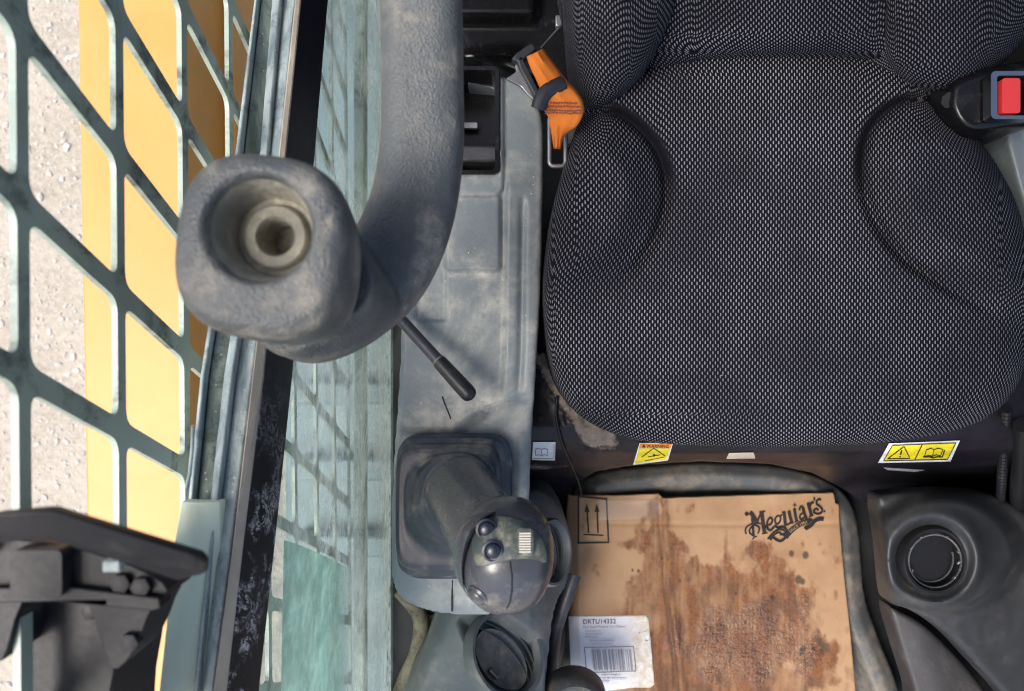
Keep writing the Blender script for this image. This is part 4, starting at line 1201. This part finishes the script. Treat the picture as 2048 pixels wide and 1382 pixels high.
# shipping label
def grime(x, y): return np.clip(sstep(1240, 1290, x) * (.5 + fbm(x / 12, y / 12, 14)) + .12, 0, 1)
lab_p = [(1138, 1232), (1292, 1231), (1308, 1372), (1146, 1384), ]
lab = relief("shipping_label", [(1137, 1233), (1292, 1231), (1297, 1238), (1303, 1300), (1309, 1370), (1300, 1376), (1270, 1375), (1144, 1392)], 1.145, lambda x, y: card_z(x, y) + .0013, 3.0, M['paper'], card, R=.0003, skirt=.0008, skirt_gain=1, attrs={"grime": grime}, uv=False)
lab["label"] = "white shipping label with barcode, grimy at its right"
k = Ink(on_card, .0026)
k.text("DRTU14332", 1165.5, 1248, 9.2, math.radians(-1), 1.0)
k.line([(1169, 1295), (1267, 1293)], 1.0).line([(1267, 1293), (1272, 1342)], 1.0).line([(1272, 1342), (1173, 1346)], 1.0).line([(1173, 1346), (1169, 1295)], 1.0)
k.build("label_text", M['ink'], lab)
k = Ink(on_card, .0026)
k.text("Non Acid Wheel & Tire Cleaner", 1166, 1256, 4.6, math.radians(-.5), 1.0)
k.build("product_line", M['inklight'], lab)
k = Ink(on_card, .0026)
rng2 = np.random.default_rng(11)
x = 1183.0
while x < 1258:
    w = rng2.choice([.8, 1.0, 1.6, 2.6, 4.0]); xx = x + w / 2
    k.line([(xx, 1299), (xx + 2.2, 1320), (xx + 4.4, 1341)], w)
    x += w + rng2.choice([1.0, 1.6, 2.4, 3.6])
k.build("barcode", M['inklight'], lab)["kind"] = "stuff"
k = Ink(on_card, .0026)
for (x0, x1, y) in ((1170, 1200, 1262), (1172, 1204, 1268), (1170, 1196, 1274), (1180, 1226, 1281), (1184, 1226, 1288), (1203, 1240, 1351), (1180, 1250, 1358), (1190, 1214, 1364)):
    x = x0
    while x < x1:
        w = rng2.uniform(2, 5)
        k.line([(x, y), (x + w, y - .05)], 2.4); x += w + rng2.uniform(.8, 1.6)
k.build("small_print", M['inkfaint'], lab)["kind"] = "stuff"
# clear tape over the top left corner fold
def tape_mat():
    t = NT("clear_tape")
    tr = t.new("ShaderNodeBsdfTransparent"); gl = t.new("ShaderNodeBsdfGlossy"); gl.inputs["Roughness"].default_value = .3
    mx = t.new("ShaderNodeMixShader"); mx.inputs[0].default_value = .05
    t.lk(tr.outputs[0], mx.inputs[1]); t.lk(gl.outputs[0], mx.inputs[2]); t.lk(mx.outputs[0], t.out.inputs[0]); t.n.remove(t.b)
    return t.m
tp = sheet("tape", tape_mat(), [(1195, 1002), (1322, 1000), (1320, 1036), (1200, 1040)], on_card, .0042, card, 8)
# thin cable from the seat base to the cardboard corner
wr = thing("cable", "thin black cable hanging down from the seat to the cardboard corner", "cable", on_base(1150, 930, .01))
pts = spline([(1114, 792), (1112, 830), (1122, 880), (1140, 925), (1156, 962), (1163, 990)], 5)
MB().tube([on_base(x, y, .006) if y < 955 else P(x, y, np.interp(y, (955, 990), (1.05, 1.13))) for x, y in pts], .0016, 8).build("cable_line", M['black'], wr, 60)

# ------------------------------------------------------------------ right pod
rp_ = thing("right_vent_pod", "dark grey moulded pod with one round black vent at the right", "vent pod", P(1950, 1180, .98) - Vector((0, 0, .24)))
ro = [tuple(p) for p in spline([(1752, 1002), (1775, 986), (1880, 980), (1960, 984), (2010, 1000), (2060, 1030), (2150, 1100), (2150, 1480), (2060, 1480), (2010, 1398), (1950, 1330), (1895, 1272), (1850, 1238), (1815, 1218), (1782, 1206), (1772, 1180), (1764, 1090)], 4, True)]
def rp_z(x, y):
    c = np.hypot(x - 1866, y - 1120)
    z = .012 * np.exp(-((c - 92) / 16) ** 2) * .5 - .010 * sstep(90, 66, c)
    z += .03 * sstep(150, -60, np.hypot((x - 1900) / 1.0, (y - 1110) / 1.0) - 30) - .03
    d = np.hypot((x - 1885) / 150, (y - 1105) / 115)
    z += .022 * sstep(1.15, .85, d) 
    z -= .00012 * np.clip(y - 1230, 0, 300)
    z += .003 * (fbm(x / 70, y / 70, 44) - .5)
    return z
relief("pod_body", ro, .97, rp_z, 4.0, M['podr'], rp_, R=.012, skirt=.025, skirt_gain=2, uv=False, holes=[[(1866 + 54 * math.cos(t_), 1120 + 54 * math.sin(t_)) for t_ in np.linspace(0, 6.2832, 33)[:-1]]])
MB().prism([P(x, y, 1.07) for x, y in ((1880, 1010), (2150, 1010), (2150, 1480), (2080, 1480), (2000, 1330), (1900, 1235))], .2).build('pod_support', M['black'], rp_, 0)
v_ = vent(rp_, P(1866, 1120, .965), (.05, .05, 1), .0385, 0, 'black', depth=.04, knob=False)
vc = P(1866, 1120, .969)
for k_, (r_, z_) in enumerate(((.0345, .004), (.0300, -.006), (.0262, -.013))):
    t0_, t1_ = ((0, 6.2832), (3.3, 6.6), (3.5, 6.3))[k_]
    MB().tube([vc + Vector((r_ * math.cos(t_), r_ * math.sin(t_), z_)) for t_ in np.linspace(t0_, t1_, 30)], .0014, 6).build("vent_ring", M['mat'], v_, 60)
rv = random.Random(5)
for an in (18, 64, 118, 132, 150, 205, 262, 318, 342, 356):  # pale flecks set round the rim as painted-in glints
    t_ = math.radians(an); r_ = .0345 + rv.uniform(-.003, .001)
    MB().box(vc + Vector((r_ * math.cos(t_), r_ * math.sin(t_), .003)), .0012 + rv.random() * .002, .003 + rv.random() * .004, .004, Matrix.Rotation(t_ + rv.uniform(-.7, .7), 3, 'Z') @ Matrix.Rotation(rv.uniform(-.6, .6), 3, 'X')).build("vent_glint", M['steel'], v_, 30, bevel=.0005)
for k_ in range(4):
    y_ = -.018 + .012 * k_; w_ = 2 * math.sqrt(.031 ** 2 - y_ ** 2)
    MB().box(vc + Vector((0, y_, -.016)), w_, .0022, .010, Matrix.Rotation(.5, 3, 'X')).build("slat", M['rubber'], v_, 30)
lp = thing("foot_panel", "dark scuffed plastic panel below the right vent pod", "panel", P(1850, 1330, 1.08) - Vector((0, 0, .12)))
lo_ = [tuple(p) for p in spline([(1778, 1218), (1800, 1222), (1850, 1250), (1920, 1318), (1975, 1390), (2030, 1490), (1850, 1490), (1825, 1380), (1800, 1300)], 4, True)]
relief("panel_body", lo_, 1.07, lambda x, y: .012 * np.exp(-((x - 1880 - (y - 1350) * .4) / 60) ** 2), 5.0, M['footpanel'], lp, R=.008, skirt=.03, skirt_gain=2, uv=False)
MB().prism([P(x, y, 1.09) for x, y in ((1860, 1270), (1990, 1440), (1990, 1480), (1890, 1480))], .1).build('panel_support', M['black'], lp, 0)

# corrugated conduit and hose at the far right
cd = thing("conduit", "thin corrugated black conduit hanging below the right seat corner", "conduit", P(2010, 930, .95))
a, b = P(2013, 820, .86), P(2000, 1010, 1.02)
pts = [a.lerp(b, t) for t in np.linspace(0, 1, 61)]
MB().tube(pts, [.0062 if i % 2 else .0050 for i in range(61)], 12).build("conduit_tube", M['blackplastic'], cd, 25)
hz = thing("right_hose", "glossy black hose at the right edge beside the conduit", "hose", P(2040, 950, .95))
MB().tube([P(2046, 850, .86), P(2042, 920, .92), P(2036, 980, .98), P(2036, 1040, 1.05)], .010, 14).build("hose_line", M['blackplastic'], hz, 60)
rc = thing("right_console", "edge of the grey blue right console beside the seat", "console", P(2060, 330, .80) - Vector((0, 0, .2)))
ro2 = [(2008, 238), (2050, 225), (2160, 230), (2160, 640), (2085, 640), (2062, 470), (2030, 360), (2012, 290)]
relief("console_body", ro2, .82, lambda x, y: 0 * x, 5.0, M['console'], rc, R=.008, skirt=.2, skirt_gain=7, uv=False)

# ------------------------------------------------------------------ buckle
bk_ = thing("buckle", "black seat belt buckle with a bright red release button", "buckle", P(1985, 200, .72) - Vector((0, 0, .05)))
bo = [tuple(p) for p in spline([(1898, 190), (1906, 160), (1940, 140), (2000, 130), (2075, 128), (2078, 240), (2010, 258), (1950, 264), (1918, 250), (1900, 220)], 4, True)]
relief("buckle_body", bo, .715, lambda x, y: .006 * np.exp(-((x - 1990) / 90) ** 2), 4.0, M['gloss'], bk_, R=.010, skirt=.06, skirt_gain=4, uv=False)
fo = [P(x, y, .695) for x, y in rounded_rect(2026, 190, 44, 48, 10, 4)]
fi = [P(x, y, .695) for x, y in rounded_rect(2026, 191, 32, 40, 6, 4)]
dn = Vector((0, 0, .012))
MB().loft([[v - dn for v in fo], fo, fi, [v - dn for v in fi]], False, False).build("buckle_frame", M['chrome'], bk_, 30)
MB().prism([P(x, y, .694) for x, y in rounded_rect(2023, 191, 18, 35, 5, 4)], .014).build("release_button", M['red'], bk_, 30, bevel=.002, seg=3)
MB().tube([P(1900, 200, .72), P(1885, 195, .74), P(1870, 185, .77)], .008, 8).build("buckle_strap", M['black'], bk_, 60)

# ------------------------------------------------------------------ orange belt end in its steel loop
ob_ = thing("seat_belt", "orange stitched seat belt end threaded through a steel loop", "seat belt", P(1110, 220, .76) - Vector((0, 0, .05)))
stn = [(1070, 105, 19, .715, .010), (1080, 125, 22, .713, .011), (1095, 150, 25, .712, .011), (1110, 176, 29, .712, .010), (1122, 198, 36, .714, .008), (1128, 218, 40, .718, .006), (1126, 238, 33, .724, .006), (1120, 255, 22, .732, .006), (1116, 272, 13, .742, .005), (1114, 298, 7, .757, .003)]
sp_ = spline([np.array(s) for s in stn], 4)
rings = []
for i, s in enumerate(sp_):
    t = sp_[min(i + 1, len(sp_) - 1)][:2] - sp_[max(i - 1, 0)][:2]
    t = t / np.linalg.norm(t); nn = np.array((-t[1], t[0]))
    ring = []
    for k_ in range(9):
        u = -1 + k_ / 4
        p = s[:2] + nn * s[2] * u
        ring.append(P(p[0], p[1], s[3] - s[4] * (1 - u * u) + .0012 * math.sin(9 * u + i * .3)))
    rings.append(ring)
MB().loft(rings, False, False, closed=False).build("webbing", M['orange'], ob_, 60, solid=.002)
def on_belt(x, y): return P(x, y, .7065 + .0045 * ((x - 1126) / 36) ** 2 + max(0, (y - 215)) * .00022)
for row, (y, x0, x1) in enumerate(((206, 1100, 1154), (213, 1093, 1160), (221, 1090, 1163), (226, 1090, 1162))):
    mbx = MB(); x = x0
    while x < x1:
        p0, p1 = on_belt(x, y + random.uniform(-1, 1)), on_belt(x + 4, y + random.uniform(-1.5, 1.5))
        mbx.tube([p0, p1], .0008, 5); x += 5.5
    mbx.build("stitching", M['thread'], ob_, 60)
# black clip band over the webbing, bracket, steel plate and loop
cb = spline([(1078, 215), (1084, 196), (1096, 182), (1112, 174), (1120, 170)], 4)
MB().tube([P(x, y, .708 + .012 * (i / 16 - .6) ** 2) for i, (x, y) in enumerate(cb)], .0085, 10, sq=3, aspect=.9).build("clip_band", M['rubber'], ob_, 50)
MB().prism([P(x, y, .735) for x, y in ((1022, 118), (1034, 104), (1064, 83), (1075, 96), (1048, 118), (1052, 130), (1082, 190), (1072, 198), (1040, 140), (1034, 122))], .012).build("bracket", M['rubber'], ob_, 30, bevel=.002)
MB().prism([P(x, y, .745) for x, y in spline([(1030, 130), (1042, 125), (1056, 150), (1074, 186), (1070, 200), (1056, 190), (1040, 172), (1014, 158), (1022, 150), (1032, 142)], 3, True)], .004).build("anchor_plate", M['steel'], ob_, 30, bevel=.0008)
lo_o = [P(x, y, .758) for x, y in rounded_rect(1115, 282, 16, 50, 9, 5)]
MB().tube(lo_o + [lo_o[0]], .0024, 8, cap=False).build("steel_loop", M['steel'], ob_, 60)
MB().prism([P(x, y, .775) for x, y in spline([(1130, 235), (1156, 225), (1162, 250), (1152, 280), (1132, 284)], 4, True)], .012).build("side_cover", M['pod'], ob_, 30, bevel=.004)

# rear: black trim behind the console with a small connector
rt = thing("rear_trim", "glossy black trim panel behind the console and beside the backrest", "trim panel", P(1020, 40, .9) - Vector((0, 0, .1)))
to = [(880, -150), (1150, -150), (1150, 60), (1140, 170), (1040, 150), (960, 120), (900, 110), (880, 60)]
def rt_z(x, y):
    return .02 * sstep(1090, 1060, x) * sstep(60, 20, y) + .014 * np.exp(-((y - 108 + (x - 1000) * .08) / 10) ** 2) * sstep(1060, 1010, x)
relief("trim_body", to, .90, rt_z, 4.0, M['gloss'], rt, R=.008, skirt=.1, skirt_gain=6, uv=False)
ct = thing("connector", "small grey wire connector hanging beside the backrest", "connector", P(1117, 50, .8))
MB().box(P(1117, 44, .80), .007, .013, .008).build("plug", M['steel'], ct, 30, bevel=.0015)
MB().tube([P(1117, 56, .80), P(1104, 70, .80), P(1082, 95, .79)], .0009, 6).build("wire", M['steel'], ct, 60)

# ------------------------------------------------------------------ padded bar
pb = thing("padded_bar", "grey foam padded restraint bar ending in a hollow square pad", "restraint bar", P(640, 560, .56))
ctl = [(838, -260, .50, .027), (842, -80, .505, .0275), (846, 150, .525, .0285), (845, 300, .535, .0295), (822, 430, .545, .0315), (775, 530, .548, .034), (710, 580, .535, .0375), (650, 588, .504, .0420), (618, 566, .484, .0450), (596, 552, .468, .0440)]
pts = [P(x, y, h) for x, y, h, r in ctl]
sp_ = spline([np.array((*p, c[3])) for p, c in zip(pts, ctl)], 6)
TUBE = MB()
TUBE.tube([Vector(s[:3]) for s in sp_], [float(s[3]) for s in sp_], 32, sq=3.2)
ec = P(512, 484, .38); d0 = Vector((.0, .002, .04)).normalized()
eb = P(590, 545, .455)
rg = []
def sec(c, hw, hh, r, rot=.12): return [c + Vector((x, y, 0)) for x, y in squircle(0, 0, hw, hh, 2.75, 72, -rot)]
prof = [(.000, .0405, .0425, .032), (.25, .043, .046, .032), (.55, .0445, .048, .031), (.80, .0450, .0485, .030), (.90, .0442, .0477, .029), (.96, .0420, .0455, .027), (1.0, .0385, .042, .025)]
for t, hw, hh, r in prof:
    rg.append(sec(eb.lerp(ec, t), hw, hh, r))
hc = ec + Vector((.001, .007, 0))
ANG = [math.atan2(p.y - ec.y, p.x - ec.x) for p in rg[-1]]
def circ(c, r, z): return [c + Vector((r * math.cos(a_), r * math.sin(a_), z)) for a_ in ANG]
for r_, z_ in ((.0300, .0012), (.0280, -.001), (.0262, -.008), (.0240, -.022), (.0225, -.0335), (.0135, -.0345), (.0125, -.062)): rg.append(circ(hc, r_, z_))
TUBE.loft(rg, True, True)
sl = TUBE.build("bar_sleeve", M['bar'], pb, 0)
m = sl.modifiers.new("mould", 'REMESH'); m.mode = 'VOXEL'; m.voxel_size = .0016; m.use_smooth_shade = True
m = sl.modifiers.new("soften", 'SMOOTH'); m.factor = .5; m.iterations = 9
so = [circ(hc, r_, z_) for r_, z_ in ((.0266, -.006), (.0250, -.012), (.0232, -.024), (.0212, -.0315), (.0185, -.0325), (.0176, -.0285), (.0164, -.0272), (.0112, -.0278), (.0100, -.0300), (.0090, -.056))]
MB().loft(so, False, True).build("socket", M['socket'], pb, 50)
# ------------------------------------------------------------------ black bracket in the lower left corner
br = thing("mount_bracket", "black plate on a bolted bracket in the near left corner", "bracket", P(120, 1300, .50))
pv = [P(-160, 1062, .345), P(-20, 1030, .335), P(95, 1020, .335), (P(395, 1112, .355)), P(408, 1125, .357)]
lo_p = [P(408, 1150, .372), P(350, 1163, .372), P(90, 1078, .352), P(-20, 1090, .352), P(-160, 1110, .36)]
mbp = MB()
ring_a = pv + lo_p
mbp.prism(ring_a, .010).build("top_plate", M['cast'], br, 30, bevel=.004, seg=3)
def slab(name, poly, h, depth, mat='cast', bev=.003, parent=br):
    return MB().prism([P(x, y, h) for x, y in poly], depth).build(name, M[mat], parent, 35, bevel=bev, seg=3)
slab("back_plate", spline([(-60, 1090), (90, 1085), (230, 1120), (325, 1165), (318, 1200), (200, 1195), (40, 1190), (-60, 1190)], 3, True), .385, .03)
slab("hub", rounded_rect(72, 1148, 52, 48, 12, 4), .375, .04, 'cast', .006)
slab("gusset", spline([(180, 1190), (300, 1195), (292, 1240), (270, 1295), (245, 1330), (225, 1335), (205, 1290), (190, 1240)], 4, True), .40, .035)
slab("left_gusset", spline([(-80, 1180), (40, 1185), (30, 1240), (10, 1310), (-10, 1325), (-80, 1330)], 4, True), .40, .035)
slab("post", spline([(70, 1195), (210, 1195), (232, 1300), (215, 1420), (190, 1600), (60, 1600), (45, 1420), (60, 1300)], 4, True), .43, .06, 'cast', .008)
for x, y, h in ((245, 1165, .384), (285, 1172, .384), (262, 1283, .399), (185, 1220, .425)):
    c = P(x, y, h)
    MB().tube([c - Vector((0, 0, .004)), c + Vector((0, 0, .003)), c + Vector((0, 0, .0035))], [.0052, .0052, .003], 6).build("bolt", M['cast'], br, 30)
c = P(228, 1130, .374)
MB().box(c, .009, .006, .006).build("nut", M['frameblue'], br, 30, bevel=.001)

slab("clamp_bar", [(-60, 1178), (120, 1172), (318, 1196), (322, 1216), (300, 1222), (110, 1204), (-60, 1208)], .380, .012, 'cast', .002)
